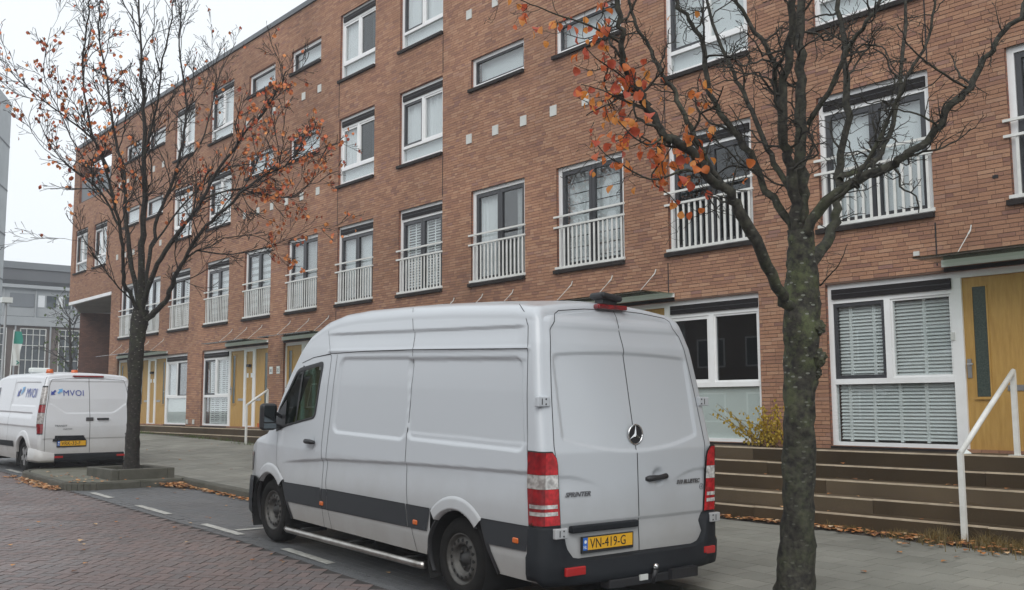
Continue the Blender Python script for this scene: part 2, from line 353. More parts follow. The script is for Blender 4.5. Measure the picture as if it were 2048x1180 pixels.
def slabs(cx, cy, hl, hw, ang, zf, gap=.006, thick=.03, jit=.0015, tilt=.004):
    """numpy slabs lying on the terrain -> verts (N,8,3)"""
    n = len(cx); c, s = np.cos(ang), np.sin(ang)
    L = np.stack([-hl+gap/2, hl-gap/2, hl-gap/2, -hl+gap/2], 1); W = np.stack([-hw+gap/2, -hw+gap/2, hw-gap/2, hw-gap/2], 1)
    X = cx[:, None]+L*c[:, None]-W*s[:, None]; Y = cy[:, None]+L*s[:, None]+W*c[:, None]
    tj = nrs.randn(n)*jit; tx = nrs.randn(n)*tilt; tw = nrs.randn(n)*tilt
    Z = zf(X, Y)+tj[:, None]+L*tx[:, None]+W*tw[:, None]
    top = np.stack([X, Y, Z], 2); bot = top.copy(); bot[:, :, 2] -= thick
    return np.concatenate([top, bot], 1)
QF = np.array([[0, 1, 2, 3], [0, 4, 5, 1], [1, 5, 6, 2], [2, 6, 7, 3], [3, 7, 4, 0]])
def add_tone(me, tone, k=5):
    a = me.attributes.new('tone', 'FLOAT', 'FACE'); a.data.foreach_set('value', np.repeat(tone, k).astype(np.float32))
def px_arr(P):
    Q = P-np.array([0, 0, CZ]); d = Q@np.array(CF); dd = np.where(d > .1, d, 1e9)
    return 1024+FPX*(Q@np.array(CR))/dd, 590-FPX*(Q@np.array(CU))/dd, d
def lay(V, tone, name, m, parent, count=300):
    """the `count` pieces that show largest become objects, the others one mesh"""
    C = V.mean(1) if V.shape[1] == 8 else V[:, :4].mean(1)
    og = orig(parent)
    x, y, d = px_arr(V[:, :4].mean(1)); inf = (x > -20) & (x < 2068) & (y > -20) & (y < 1200) & (d > .5)
    xx, yy, _ = px_arr(V[:, :4].reshape(-1, 3)); xx = xx.reshape(-1, 4); yy = yy.reshape(-1, 4)
    area = .5*np.abs((xx[:, 0]-xx[:, 2])*(yy[:, 1]-yy[:, 3])-(xx[:, 1]-xx[:, 3])*(yy[:, 0]-yy[:, 2]))
    area = np.where(inf, area, 0)
    order = np.argsort(-area); pick = order[:count]; rest = order[count:]
    if len(rest):
        n = len(rest); F = (QF[None]+(np.arange(n)*8)[:, None, None]).reshape(-1, 4)
        me = new_mesh(name, V[rest].reshape(-1, 3)-og, F); add_tone(me, tone[rest])
        link(name, me, m, parent)['kind'] = 'stuff'
    for i in pick:
        c = V[i, :4].mean(0); me = new_mesh(name, V[i]-c, QF); add_tone(me, tone[i:i+1])
        o = link(name, me, m, parent); o.location = c-og
def vis(cx, cy, zf=zr, mg=120):
    return cx > -60
# herringbone road clinkers, 45 degrees to the kerb
w = .103; cs = math.cos(math.radians(45)); n = 420
ii, jj = np.meshgrid(np.arange(-n, n), np.arange(-n, n), indexing='ij'); md = (ii-jj) % 4
def herr(mask, hor):
    a = ii[mask].astype(float); b = jj[mask].astype(float)
    if hor: a = a+1.0; b = b+.5
    else: a = a+.5; b = b
    s = (a-b)*cs*w - 16; t = (a+b)*cs*w - 3
    return s, t
A = herr(md == 0, True); B = herr(md == 2, False)
S = np.concatenate([A[0], B[0]]); T = np.concatenate([A[1], B[1]])
ANG = np.concatenate([np.full(len(A[0]), math.radians(45)), np.full(len(B[0]), math.radians(135))])
k = (S > -46) & (S < 3) & (T < 4.90) & (T > -6); S, T, ANG = S[k], T[k], ANG[k]
Y = T+SK*S
V = slabs(S, Y, np.full(len(S), w), np.full(len(S), w/2), ANG, lambda a, b: zr(a), gap=.011, tilt=.005, jit=.0010)
tone = np.clip(nrs.beta(2.2, 2.2, len(S)), 0, 1)
lay(V, tone, 'paving_brick', M['road_brick'], road, 300)
# gutter courses along the marking, then running-bond clinkers of the parking bay
def courses(t0, t1, lw, ll, xa, xb, off=.5):
    o = []
    for r, t in enumerate(np.arange(t0+lw/2, t1-lw*.3, lw)):
        xs = np.arange(xa+(r % 2)*ll*off, xb, ll); o.append(np.stack([xs, np.full(len(xs), t)], 1))
    return np.concatenate(o)
G_ = courses(4.93, 5.2, .09, .2, -40, 3); G_ = G_[vis(G_[:, 0], ty(G_[:, 0], G_[:, 1]))]
V = slabs(G_[:, 0], ty(G_[:, 0], G_[:, 1]), np.full(len(G_), .1), np.full(len(G_), .045), np.full(len(G_), SK), lambda a, b: zr(a), gap=.008)
lay(V, nrs.beta(2, 2, len(G_)), 'gutter_brick', M['bay_brick'], road, 100)
B_ = courses(5.2, T_KERB, .10, .2, -40, 3); B_ = B_[vis(B_[:, 0], ty(B_[:, 0], B_[:, 1]))]
k = ~((B_[:, 0] > -20.6) & (B_[:, 0] < -17.9)); B_ = B_[k]
V = slabs(B_[:, 0], ty(B_[:, 0], B_[:, 1]), np.full(len(B_), .1), np.full(len(B_), .05), np.full(len(B_), SK), lambda a, b: zr(a), gap=.004, tilt=.002, jit=.0004)
lay(V, nrs.beta(2, 2, len(B_)), 'paving_brick', M['bay_brick'], bay, 300)
# pavement tiles 30 x 30
P_ = courses(T_KERB+.16, 12.2, .302, .302, -46, 3, .5); yy = ty(P_[:, 0], P_[:, 1]); k = vis(P_[:, 0], yy, zr) & (yy < 12.0) & (yy < 11.6+.0*yy); P_ = P_[k]; yy = yy[k]
V = slabs(P_[:, 0], yy, np.full(len(P_), .151), np.full(len(P_), .151), np.full(len(P_), SK), zp, gap=.006, tilt=.001, jit=.0004, thick=.05)
lay(V, nrs.beta(2, 2, len(P_)), 'paving_tile', M['tile'], pave, 300)
# bulb-out that carries the far tree, with rounded nose
def bulb_outline(grow=0.):
    pts = []; x0, x1, t0, t1 = -20.95-grow, -17.70+grow, T_BULB-grow, T_KERB+.12; r = .45
    pts.append((x0-1.1, t1)); pts.append((x0-.7, t0+.55)); 
    for a in np.linspace(200, 268, 7): pts.append((x0+.25+1.0*math.cos(math.radians(a)), t0+1.0+1.0*math.sin(math.radians(a))))
    for a in np.linspace(-90, 0, 8): pts.append((x1-r+r*math.cos(math.radians(a)), t0+r+r*math.sin(math.radians(a))))
    pts.append((x1, t1)); return pts
mb = MB(); ol = bulb_outline(-.11); mb.poly([(x, ty(x, t), float(zr(x))+.124) for x, t in ol])
bulb = tag(mb.build('kerb_island', M['island'], None), kind='structure')
# kerbs: individual kerb stones
def kerb_run(pts, parent, wdt=.11, up=.122, ln=1.0):
    """pts (x,t) polyline; stones sit to the left of the direction of travel"""
    P = [np.array([x, ty(x, t)]) for x, t in pts]; seg = []
    for a, b in zip(P[:-1], P[1:]):
        L = np.linalg.norm(b-a); nn = max(1, round(L/ln))
        for q in range(nn): seg.append((a+(b-a)*q/nn, a+(b-a)*(q+1)/nn))
    for a, b in seg:
        d = (b-a)/np.linalg.norm(b-a); nrm = np.array([-d[1], d[0]]); a2 = a+d*.004; b2 = b-d*.004
        c = (a+b)/2; za, zb = float(zr(a[0]))-c[0]*0, float(zr(b[0])); mb = MB()
        jz = rnd.uniform(-.003, .003)
        q = [(*a2, za-.1), (*b2, zb-.1), (*(b2+nrm*wdt), zb-.1), (*(a2+nrm*wdt), za-.1), (*(a2+nrm*.012), za+up+jz), (*(b2+nrm*.012), zb+up+jz), (*(b2+nrm*wdt), zb+up+jz), (*(a2+nrm*wdt), za+up+jz), (*a2, za+up-.02+jz), (*b2, zb+up-.02+jz)]
        mb.v = q; mb.f = [(0, 1, 9, 8), (8, 9, 5, 4), (4, 5, 6, 7), (2, 3, 7, 6), (1, 2, 6, 5, 9), (3, 0, 8, 4, 7)]
        mb.build('kerb_stone', M['kerb'], parent)
kerb_run([(-17.70, T_KERB), (-3, T_KERB)], pave)
kerb_run([(-45, T_KERB), (-22.0, T_KERB)], pave)
kerb_run(bulb_outline(0)[:-1]+[(-17.70, T_KERB+.0)], bulb, ln=.9)
# painted dashes
mb = MB()
def dash(x0, x1, t, wd=.11, n=6):
    xs = np.linspace(x0, x1, n); mb.grid([[(x, ty(x, t-wd/2), float(zr(x))+.007), (x, ty(x, t+wd/2), float(zr(x))+.007)] for x in xs])
for a, b in [(-17.29, -16.3), (-15.07, -13.8), (-12.57, -11.40), (-10.2, -9.15), (-23.2, -22.1), (-25.8, -24.6), (-28.2, -27.1)]: dash(a, b, T_LINE+(.0 if a < -11 else -.03))
mb.grid([[(-11.84, ty(-11.8, t), float(zr(-11.84))+.007), (-11.73, ty(-11.8, t), float(zr(-11.73))+.007)] for t in (T_LINE+.1, 5.8, 6.4, 6.75)])
tag(mb.build('road_marking', M['white_line']), kind='structure')
# raised tree pit kerb (far tree)
pit = thing('tree_planter', 'low square concrete kerb planter around the far left tree on the rounded pavement island', 'planter', (-18.65, 6.55, float(zr(-18.6))+.12))
zt = float(zr(-18.6))+.12
x0, x1, y0, y1 = -19.3, -17.95, 5.98, 7.1
for (a, b, c, d) in ((x0, x1, y0, y0+.13), (x0, x1, y1-.13, y1), (x0, x0+.13, y0+.134, y1-.134), (x1-.13, x1, y0+.134, y1-.134)):
    o = MB().box(a, b, c, d, zt-.1, zt+.175).build('kerb_stone', M['kerb'], pit); bevel(o, .012)
mb = MB(); xs = np.linspace(x0+.12, x1-.12, 9); ys = np.linspace(y0+.12, y1-.12, 8)
mb.grid([[(x, y, zt+.09+rnd.uniform(-.01, .015)) for y in ys] for x in xs]); mb.build('soil', M['soil'], pit)

# ---------------------------------------------------------------- entrance steps
steps = thing('entrance_steps', 'long flight of dark concrete steps running the whole length of the brick facade', 'steps', (-8, 11, 0.4))
bvars = {}
for kk in range(5):
    top = 1.29-.175*kk; yf = 12.05-.29*kk; yb = 12.62 if kk == 0 else yf+.33
    x = -38.55; first = [3.1, 1.9, 2.5, 1.3, 2.2][kk]
    cuts = [x, x+first]
    offs = [-8.95, -8.5, -7.4, -9.6, -8.1][kk]
    xs_ = [offs+3.02*q for q in range(-10, 5)]; xs_ = [-38.55]+[c for c in xs_ if -38 < c < 1.0]+[1.0]
    for a, b in zip(xs_[:-1], xs_[1:]):
        if top < float(np.interp((a+b)/2, XS, ZS))-.25: continue
        jz = rnd.uniform(-.004, .004); mb = MB(); n0 = 0
        x0, x1, z0, z1 = a+.003, b-.003, top-.21, top+jz
        mb.v = [(x0, yf+.004, z0), (x1, yf+.004, z0), (x1, yb, z0), (x0, yb, z0), (x0, yf, z1-.014), (x1, yf, z1-.014), (x1, yf+.014, z1), (x0, yf+.014, z1), (x1, yb, z1), (x0, yb, z1)]
        mb.f = [(0, 1, 5, 4), (4, 5, 6, 7), (7, 6, 8, 9), (1, 2, 8, 6, 5), (3, 0, 4, 7, 9), (2, 3, 9, 8)]
        o = mb.build('step_block', M['step'], steps); add_tone(o.data, np.array([rnd.random()]), 6)
        MB().box(x0, x1, yf-.003, yf+.045, z1-.015, z1+.003).build('skylit_step_strip', M['skylit_tread'], o)  # added pale strip, stands for the sky-lit top of the tread

# ---------------------------------------------------------------- apartment building
YF = 12.6
bld = thing('apartment_building', 'long four-storey red-brown brick apartment building with white windows and slatted french balconies', 'building', (-20, 12.6, 1.2))
OPEN = []       # (x0,x1,z0,z1)
FR = {'a': (-37.6, -35.95), 'b': (-35.3, -33.65), 'c': (-32.75, -31.1), 'd': (-29.85, -28.15), 'e': (-27.1, -25.42), 'f': (-24.45, -22.8),
      'g': (-21.80, -20.13), 'h': (-19.04, -17.34), 'i': (-16.32, -14.60), 'j': (-13.68, -11.94), 'k': (-10.93, -9.22), 'l': (-8.05, -6.35), 'm': (-5.34, -3.62), 'n': (-2.5, -.8)}
ROW_F = (4.37, 6.37); ROW2 = (7.42, 9.14); ROW3 = (10.16, 11.90); STR2 = (8.56, 9.22); STR3 = (11.02, 11.64)
GZ = (1.32, 3.60)
SETS = [(-37.62, -31.1), (-29.95, -25.48), (-24.57, -20.10), (-19.04, -14.57), (-13.64, -9.17), (-8.02, -3.55), (-2.6, 1.9)]
for c, (a, b) in FR.items():
    OPEN.append((a, b, *ROW_F))
    if c in 'cdghkl': OPEN += [(a, b, *ROW2), (a, b, *ROW3)]
    else: OPEN += [(a, b, *STR2), (a, b, *STR3)]
for a, b in SETS: OPEN.append((a, b, *GZ))
N1 = [(-43.35, -41.75, 7.42, 9.2), (-40.95, -39.4, 7.42, 9.12)]; OPEN += N1
LOG = (-43.1, -39.2, 10.35, 11.98); OPEN.append(LOG)
X0W, X1W, Z0W, Z1W, ZROOF = -43.85, 2.0, 1.0, 12.72, 12.86
# overhang over the passage counts as an opening from the ground to the soffit
PASS = (-43.9, -38.6, .9, 6.25); OPEN.append(PASS)
xs = sorted({X0W, X1W, -38.6}|{v for o in OPEN for v in o[:2] if X0W < v < X1W}); zs = sorted({Z0W, Z1W, 6.25}|{v for o in OPEN for v in o[2:] if Z0W < v < Z1W})
mb = MB()
for x0, x1 in zip(xs[:-1], xs[1:]):
    run = None
    for z0, z1 in zip(zs[:-1], zs[1:]):
        cx, cz = (x0+x1)/2, (z0+z1)/2
        if any(a < cx < b and c < cz < d for a, b, c, d in OPEN):
            if run: mb.quad((x0, YF+.002, run[0]), (x1, YF+.002, run[0]), (x1, YF+.002, run[1]), (x0, YF+.002, run[1])); run = None
        else: run = (run[0], z1) if run else (z0, z1)
    if run: mb.quad((x0, YF+.002, run[0]), (x1, YF+.002, run[0]), (x1, YF+.002, run[1]), (x0, YF+.002, run[1]))
mb.build('mortar_wall', M['mortar'], bld)
# reveals, lined with bricks' own colour
revm = bpy.data.materials.new('reveal_brick'); revm.use_nodes = True
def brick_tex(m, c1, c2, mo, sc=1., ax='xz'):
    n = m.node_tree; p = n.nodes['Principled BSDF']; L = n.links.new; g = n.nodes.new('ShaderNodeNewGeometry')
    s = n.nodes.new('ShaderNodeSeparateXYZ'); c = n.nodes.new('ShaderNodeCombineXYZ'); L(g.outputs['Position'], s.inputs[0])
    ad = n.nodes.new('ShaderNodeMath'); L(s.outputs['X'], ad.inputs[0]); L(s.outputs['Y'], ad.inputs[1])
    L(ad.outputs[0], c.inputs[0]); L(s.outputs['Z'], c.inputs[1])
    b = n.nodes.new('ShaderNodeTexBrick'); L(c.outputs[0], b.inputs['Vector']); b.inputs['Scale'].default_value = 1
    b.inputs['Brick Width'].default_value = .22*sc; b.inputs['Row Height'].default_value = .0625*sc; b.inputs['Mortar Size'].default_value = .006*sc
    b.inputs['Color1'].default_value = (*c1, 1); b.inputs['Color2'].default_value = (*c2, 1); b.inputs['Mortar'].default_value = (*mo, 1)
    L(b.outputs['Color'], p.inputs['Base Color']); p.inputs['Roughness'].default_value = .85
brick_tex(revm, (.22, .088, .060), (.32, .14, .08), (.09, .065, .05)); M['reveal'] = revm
RD = .06
for a, b, c, d in OPEN[:-2]:
    mb = MB()
    mb.quad((a, YF, c), (a, YF+.35, c), (a, YF+.35, d), (a, YF, d)); mb.quad((b, YF+.35, c), (b, YF, c), (b, YF, d), (b, YF+.35, d))
    mb.quad((a, YF, d), (a, YF+.35, d), (b, YF+.35, d), (b, YF, d)); mb.quad((a, YF+.35, c), (a, YF, c), (b, YF, c), (b, YF+.35, c))
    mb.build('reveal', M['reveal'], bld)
a, b, c, d = LOG; mb = MB()
for q in ((a, 1), (b, -1)): mb.quad((q[0], YF, c-.2), (q[0], YF+1.4, c-.2), (q[0], YF+1.4, d), (q[0], YF, d))
mb.quad((a, YF, d), (a, YF+.35, d), (b, YF+.35, d), (b, YF, d)); mb.quad((a, YF, c), (b, YF, c), (b, YF+1.4, c), (a, YF+1.4, c))
mb.quad((a, YF+1.4, c), (b, YF+1.4, c), (b, YF+1.4, 11.25), (a, YF+1.4, 11.05))
mb.build('loggia_wall', M['reveal'], bld)
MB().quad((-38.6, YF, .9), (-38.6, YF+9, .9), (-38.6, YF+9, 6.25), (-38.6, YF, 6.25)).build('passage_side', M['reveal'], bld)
# facing bricks
rects = []; course = .0558; zc = 1.0; r = 0
while zc < Z1W-.03:
    mid = zc+course/2; cuts = [(max(a, X0W), min(b, X1W)) for a, b, c, d in OPEN if c-.012 < mid < d-.0]
    cuts.sort(); x = X0W; ints = []
    for a, b in cuts:
        if a > x: ints.append((x, a))
        x = max(x, b)
    if x < X1W: ints.append((x, X1W))
    for a, b in ints:
        if mid < 1.29: continue
        x = a; first = True
        while x < b-.02:
            L = rnd.choice([.21, .21, .21, .10]) if not first else rnd.choice([.21, .155, .10, .05])
            first = False; e = min(x+L, b)
            if b-e < .05: e = b
            rects.append((x, e, zc+.005, zc+course-.004)); x = e+.006
    zc += course; r += 1
Rb = np.array(rects); nb = len(Rb)
yj = YF-.003+nrs.randn(nb)*.0009
def wallbricks(R, yf):
    n = len(R); V = np.zeros((n, 8, 3)); j = nrs.randn(n, 4)*.0012
    for i, (xi, zi) in enumerate(((0, 2), (1, 2), (1, 3), (0, 3))):
        V[:, i, 0] = R[:, xi]; V[:, i, 2] = R[:, zi]+j[:, i]; V[:, i, 1] = yf+nrs.randn(n)*.0006
        V[:, i+4, 0] = R[:, xi]; V[:, i+4, 2] = R[:, zi]; V[:, i+4, 1] = YF+.012
    return V
Vb = wallbricks(Rb, yj)
tone = np.clip(nrs.beta(2.0, 2.0, nb)+nrs.randn(nb)*.05, 0, 1)
# bricks below the sills are darkened by run-off from them
cxb = (Rb[:, 0]+Rb[:, 1])/2; czb = (Rb[:, 2]+Rb[:, 3])/2
for a, b, c, d in OPEN[:-2]:
    if c < 3: continue
    dz = c-czb; inn = (cxb > a-.12) & (cxb < b+.12) & (dz > 0) & (dz < .55); edge = np.minimum(np.abs(cxb-a), np.abs(cxb-b)) < .22
    tone = np.where(inn, tone*(1-(.35+.3*edge)*(1-dz/.55)*(.5+.5*np.sin(cxb*37+a*5)**2)), tone)
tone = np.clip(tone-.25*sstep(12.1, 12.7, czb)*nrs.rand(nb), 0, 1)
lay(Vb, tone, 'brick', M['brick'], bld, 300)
# roof edge, roof, shell, floors
mb = MB(); mb.box(X0W-.05, X1W, YF-.05, YF+.25, Z1W+.002, ZROOF); mb.build('roof_edge', M['roofedge'], bld)
mb = MB()
mb.quad((X0W+5, YF+.25, ZROOF-.1), (X1W, YF+.25, ZROOF-.1), (X1W, YF+9, ZROOF-.1), (X0W+5, YF+9, ZROOF-.1)); mb.build('roof', M['roofedge'], bld)
mb = MB()
for z in (4.0, 6.9, 9.7):
    mb.box(-38.5, X1W, YF+.36, YF+4.6, z-.12, z+.02)
mb.quad((-38.5, YF+4.6, 1), (X1W, YF+4.6, 1), (X1W, YF+4.6, 12.8), (-38.5, YF+4.6, 12.8)); mb.quad((-38.5, YF+.36, 12.7), (X1W, YF+.36, 12.7), (X1W, YF+4.6, 12.7), (-38.5, YF+4.6, 12.7))
mb.quad((-38.5, YF+.2, 1.28), (X1W, YF+.2, 1.28), (X1W, YF+4.6, 1.28), (-38.5, YF+4.6, 1.28))
for x in (-38.5, -33.5, -28.0, -25.2, -22.3, -16.8, -14.1, -11.4, -8.7, -5.9, -3.2, X1W-.01): mb.quad((x, YF+.36, 1), (x, YF+4.6, 1), (x, YF+4.6, 12.7), (x, YF+.36, 12.7))
mb.quad((X0W, YF+.3, 6.3), (-38.5, YF+.3, 6.3), (-38.5, YF+.3, 10.2), (X0W, YF+.3, 10.2))
# inner leaf behind the facade so no light leaks round the frames
for x0, x1 in zip(xs[:-1], xs[1:]):
    for z0, z1 in zip(zs[:-1], zs[1:]):
        cx, cz = (x0+x1)/2, (z0+z1)/2
        if x0 >= -38.6 and not any(a < cx < b and c < cz < d for a, b, c, d in OPEN): mb.quad((x0, YF+.35, z0), (x1, YF+.35, z0), (x1, YF+.35, z1), (x0, YF+.35, z1))
mb.build('interior', M['inside'], bld)
# end block over the passage
mb = MB(); mb.poly([(-43.8, YF+.1, 6.25), (-38.6, YF+.1, 6.25), (-38.6, 21.5, 6.25), (-46.0, 21.5, 6.25), (-47.6, 15.6, 6.25), (-48.35, 14.4, 6.25)]); mb.build('soffit', M['concrete'], bld)
mb = MB(); mb.box(-43.85, -38.62, YF-.02, YF+.1, 6.13, 6.25); mb.build('soffit_trim', M['white'], bld)
mb = MB(); mb.quad((-48.35, 14.4, .8), (-45.6, 19.5, .8), (-45.6, 19.5, 6.25), (-48.35, 14.4, 6.25))
mb.quad((-45.6, 19.5, .8), (-38.6, 21.5, .8), (-38.6, 21.5, 6.25), (-45.6, 19.5, 6.25))
mb.quad((-43.85, YF, 6.25), (-48.35, 14.4, 6.25), (-48.35, 14.4, 10.9), (-43.85, YF, 12.8))
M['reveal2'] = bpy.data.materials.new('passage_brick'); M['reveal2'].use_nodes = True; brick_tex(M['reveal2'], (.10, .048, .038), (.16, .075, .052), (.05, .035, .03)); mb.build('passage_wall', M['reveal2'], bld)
mb = MB(); mb.box(LOG[0]+.02, LOG[1]-.02, YF+.08, YF+.10, LOG[2]+.02, LOG[2]+.95); mb.build('glass_balustrade', M['far_panel'], bld)
# movement joints, vents, small fixings
for x, za, zb in ((-10.955, 3.66, 4.25), (-10.955, 6.42, 7.3), (-17.33, 6.42, 7.35), (-17.33, 9.2, 10.1), (-21.82, 6.4, 7.35), (-21.82, 3.7, 4.25), (-21.82, 9.2, 10.1), (-6.345, 3.7, 4.27), (-6.345, 6.42, 7.35)):
    MB().box(x-.008, x+.008, YF-.009, YF-.001, za, zb).build('movement_joint', M['seam'], bld)
vents = [(-16.38+.88*i, 7.5) for i in range(6)]+[(-27.17+.867*i, 7.47) for i in range(6)]+[(-38.1+.87*i, 7.5) for i in range(6)]+[(-16.38+.88*i, 10.23) for i in range(6)]+[(-27.17+.867*i, 10.22) for i in range(6)]+[(-38.1+.87*i, 10.25) for i in range(6)]+[(-5.45, 7.5), (-4.57, 7.5)]
v0 = None
for x, z in vents:
    if v0 is None:
        v0 = MB().box(-.09, .09, -.02, .01, -.10, .10); v0 = link('vent_plate', new_mesh('vent_plate', v0.v, v0.f), M['plate_grey'], bld); o = v0
    else: o = v0.copy(); COL.objects.link(o)
    o.location = (x+20, -.002, z-1.2)
MB().box(-6.66, -6.58, YF-.02, YF+.01, 3.86, 3.92).build('wall_fixing', M['plate_grey'], bld)
MB().box(-5.57, -5.50, YF-.012, YF, 4.72, 4.76).build('wall_hole', M['seam'], bld)

YG = YF+RD      # frame face
def sub(mb, name, m, par): return mb.build(name, M[m], par)
def curtain(par, x0, x1, z0, z1, m='curtain', amp=.025, n=40, y=None):
    y = YG+.14 if y is None else y; ph = rnd.random()*6
    P = [[(x, y+amp*math.sin(i*1.9+ph)+amp*.5*math.sin(i*.83+ph), z) for i, x in enumerate(np.linspace(x0, x1, n))] for z in (z0, (z0+z1)/2, z1)]
    mb = MB(); mb.grid(P); o = mb.build('curtain', M[m], par, smooth=True); return o
def casement(win, x0, x1, z0, z1, m, y=None, w=.055, glass='glass'):
    y = YG+.015 if y is None else y
    mb = MB(); mb.frame(x0, x1, z0, z1, w, y, y+.06); sub(mb, 'sash', m, win)
    sub(MB().box(x0+w-.005, x1-w+.005, y+.03, y+.036, z0+w-.005, z1-w+.005), 'pane', glass, win)
def sill(win, x0, x1, z):
    sub(MB().box(x0-.06, x1+.01, YF-.06, YG+.02, z-.07, z-.005), 'window_sill', 'sill', win)
def boxtop(win, mb, x0, x1, z1, fw):
    """white bar, dark vent box, white bar; returns z below"""
    zb = z1-fw
    sub(MB().box(x0+fw, x1-fw+.02, YG-.03, YG+.05, zb-.14, zb-.0), 'vent_box', 'box', win)
    sub(MB().box(x0+fw+.004, x1-fw+.016, YG-.035, YG-.031, zb-.075, zb-.066), 'vent_slit', 'sash', win)
    mb.box(x0+fw, x1-fw, YG, YG+.08, zb-.20, zb-.141); return zb-.20
def drape(win, kind, x0, x1, z0, z1):
    y = YG+.13
    if kind == 'net': curtain(win, x0, x1, z0, z1)
    elif kind == 'left': curtain(win, x0, x0+(x1-x0)*.42, z0, z1); curtain(win, x1-(x1-x0)*.2, x1, z0, z1, 'curtain_grey')
    elif kind == 'grey': curtain(win, x0, x1, z0, z1, 'curtain_grey')
    elif kind == 'side': curtain(win, x0, x0+.3, z0, z1); curtain(win, x1-.3, x1, z0, z1)
    elif kind == 'roller': sub(MB().box(x0, x1, y, y+.004, z0+(z1-z0)*.35, z1), 'roller_blind', 'blind', win)
    elif kind == 'sheet': sub(MB().box(x0, x1, y, y+.004, z0, z1), 'roller_blind', 'blind', win)
    elif kind == 'duo':
        h = .11; n = int((z1-z0-.2)/(h*1.75))
        for i in range(n): z = z1-.05-i*h*1.75; sub(MB().box(x0, x1, y, y+.004, z-h, z), 'blind_band', 'blind', win)
        sub(MB().box(x0, x1, y+.02, y+.022, z0+.2, z1), 'curtain', 'curtain_grey', win)
    elif kind == 'louvre':
        xm = (x0+x1)/2
        for a, b in ((x0, xm-.02), (xm+.02, x1)):
            mb = MB(); mb.frame(a, b, z0, z1, .045, y-.02, y+.01); mb.box((a+b)/2-.012, (a+b)/2+.012, y-.035, y-.02, z0, z1); sub(mb, 'shutter_frame', 'mint', win)
            mb = MB(); z = z0+.06
            while z < z1-.06:
                mb.v += [(a+.045, y-.03, z), (b-.045, y-.03, z), (b-.045, y+.02, z+.038), (a+.045, y+.02, z+.038)]; n = len(mb.v); mb.f.append((n-4, n-3, n-2, n-1)); z += .062
            sub(mb, 'slats', 'mint', win)
BAL = {}
def railing(a, b, z0):
    rl = MB()
    yb = YF-.035
    rl.box(a-.06, b+.02, yb, yb+.035, z0+1.03, z0+1.065); rl.box(a-.06, b+.02, yb, yb+.035, z0+.83, z0+.865); rl.box(a-.03, b+.02, yb, yb+.035, z0+.055, z0+.10)
    r = rl.build('balcony_railing', M['white_rail'], bld)
    n = 14 if b-a < 1.73 else 15; step = (b-a-.16)/(n-1)
    for i in range(n):
        x = a+.10+i*step; key = 'b'
        if key not in BAL: bm_ = MB().box(-.019, .019, -.006, .006, 0, .73); BAL[key] = new_mesh('baluster', bm_.v, bm_.f)
        o = link('baluster', BAL[key], M['white_rail'], r); og = orig(bld); o.location = (x-og[0], yb+.022-og[1], z0+.10-og[2])
    return r
DR = {'a': 'side', 'b': 'net', 'c': 'louvre', 'd': 'duo', 'e': 'duo', 'f': 'grey', 'g': 'roller2', 'h': 'louvre', 'i': 'left', 'j': 'duo2', 'k': 'dark', 'l': 'sheet', 'm': 'dark', 'n': 'net'}
for c, (a, b) in FR.items():
    z0, z1 = ROW_F; mb = MB(); fw = .085
    mb.frame(a, b, z0+.05, z1, fw, YG, YG+.08, .04)
    hasbox = c in 'cdghkl'
    w = mb.build('french_window', M['white'], bld)
    zt = z1-fw
    if hasbox:
        m2 = MB(); zt = boxtop(w, m2, a, b, z1, fw); sub(m2, 'window_frame', 'white', w)
    xm = (a+b)/2; g = 'glass_dark' if DR[c] == 'dark' else 'glass'
    casement(w, a+fw+.01, xm-.005, z0+.10, zt-.01, 'sash', w=.07, glass=g); casement(w, xm+.005, b-fw-.01, z0+.10, zt-.01, 'sash', w=.07, glass=g)
    sill(w, a, b, z0+.045)
    k = DR[c]
    if k == 'roller2': k = 'sheet'
    if k == 'duo2':
        for i in range(9): z = z1-.1-i*.205; sub(MB().box(a+.1, b-.1, YG+.2, YG+.204, z-.185, z), 'blind_band', 'blind', w)
        curtain(w, a+.1, b-.1, z0+.05, z0+.5, 'curtain_grey', y=YG+.3)
    elif k != 'dark': drape(w, k, a+.12, b-.12, z0+.08, zt-.02)
    elif c == 'k': curtain(w, a+.1, a+.4, z0+.1, zt, 'curtain_grey')
    railing(a, b, z0)
D2 = {'c': 'net', 'd': 'net', 'g': 'left', 'h': 'net', 'k': 'sheet', 'l': 'net'}
for c in 'cdghkl':
    a, b = FR[c]
    for row, (z0, z1) in enumerate((ROW2, ROW3)):
        mb = MB(); fw = .08; mb.frame(a, b, z0, z1, fw, YG, YG+.08); zt = None
        w = mb.build('window', M['white'], bld); m2 = MB(); zt = boxtop(w, m2, a, b, z1, fw)
        zl = z0+.40; m2.box(a+fw, b-fw, YG-.004, YG+.08, zl-.03, zl+.035); xm = (a+b)/2
        m2.box(xm-.035, xm+.035, YG-.002, YG+.08, zl+.036, zt); sub(m2, 'transom', 'white', w)
        dl = c in 'hdk'
        casement(w, a+fw, xm-.036, zl+.036, zt-.002, 'sash' if dl else 'white', w=.05)
        casement(w, xm+.036, b-fw, zl+.036, zt-.002, 'white', w=.04, glass='glass_dark' if c in 'g' else 'glass')
        sub(MB().box(a+fw, b-fw, YG+.03, YG+.036, z0+fw, zl-.03), 'pane', 'glass', w); sub(MB().box(a+.06, b-.06, YG+.10, YG+.11, z0+.05, zl-.03), 'lower_panel', 'blind', w) if c in 'dhk' else None
        drape(w, D2[c] if not (c == 'g') else 'left', a+.1, b-.1, z0+.06, zt)
        if c in 'gl': sub(MB().box(a+.06, b-.06, YG+.10, YG+.11, z0+.05, zl-.03), 'lower_panel', 'blind', w)
        sill(w, a, b, z0)
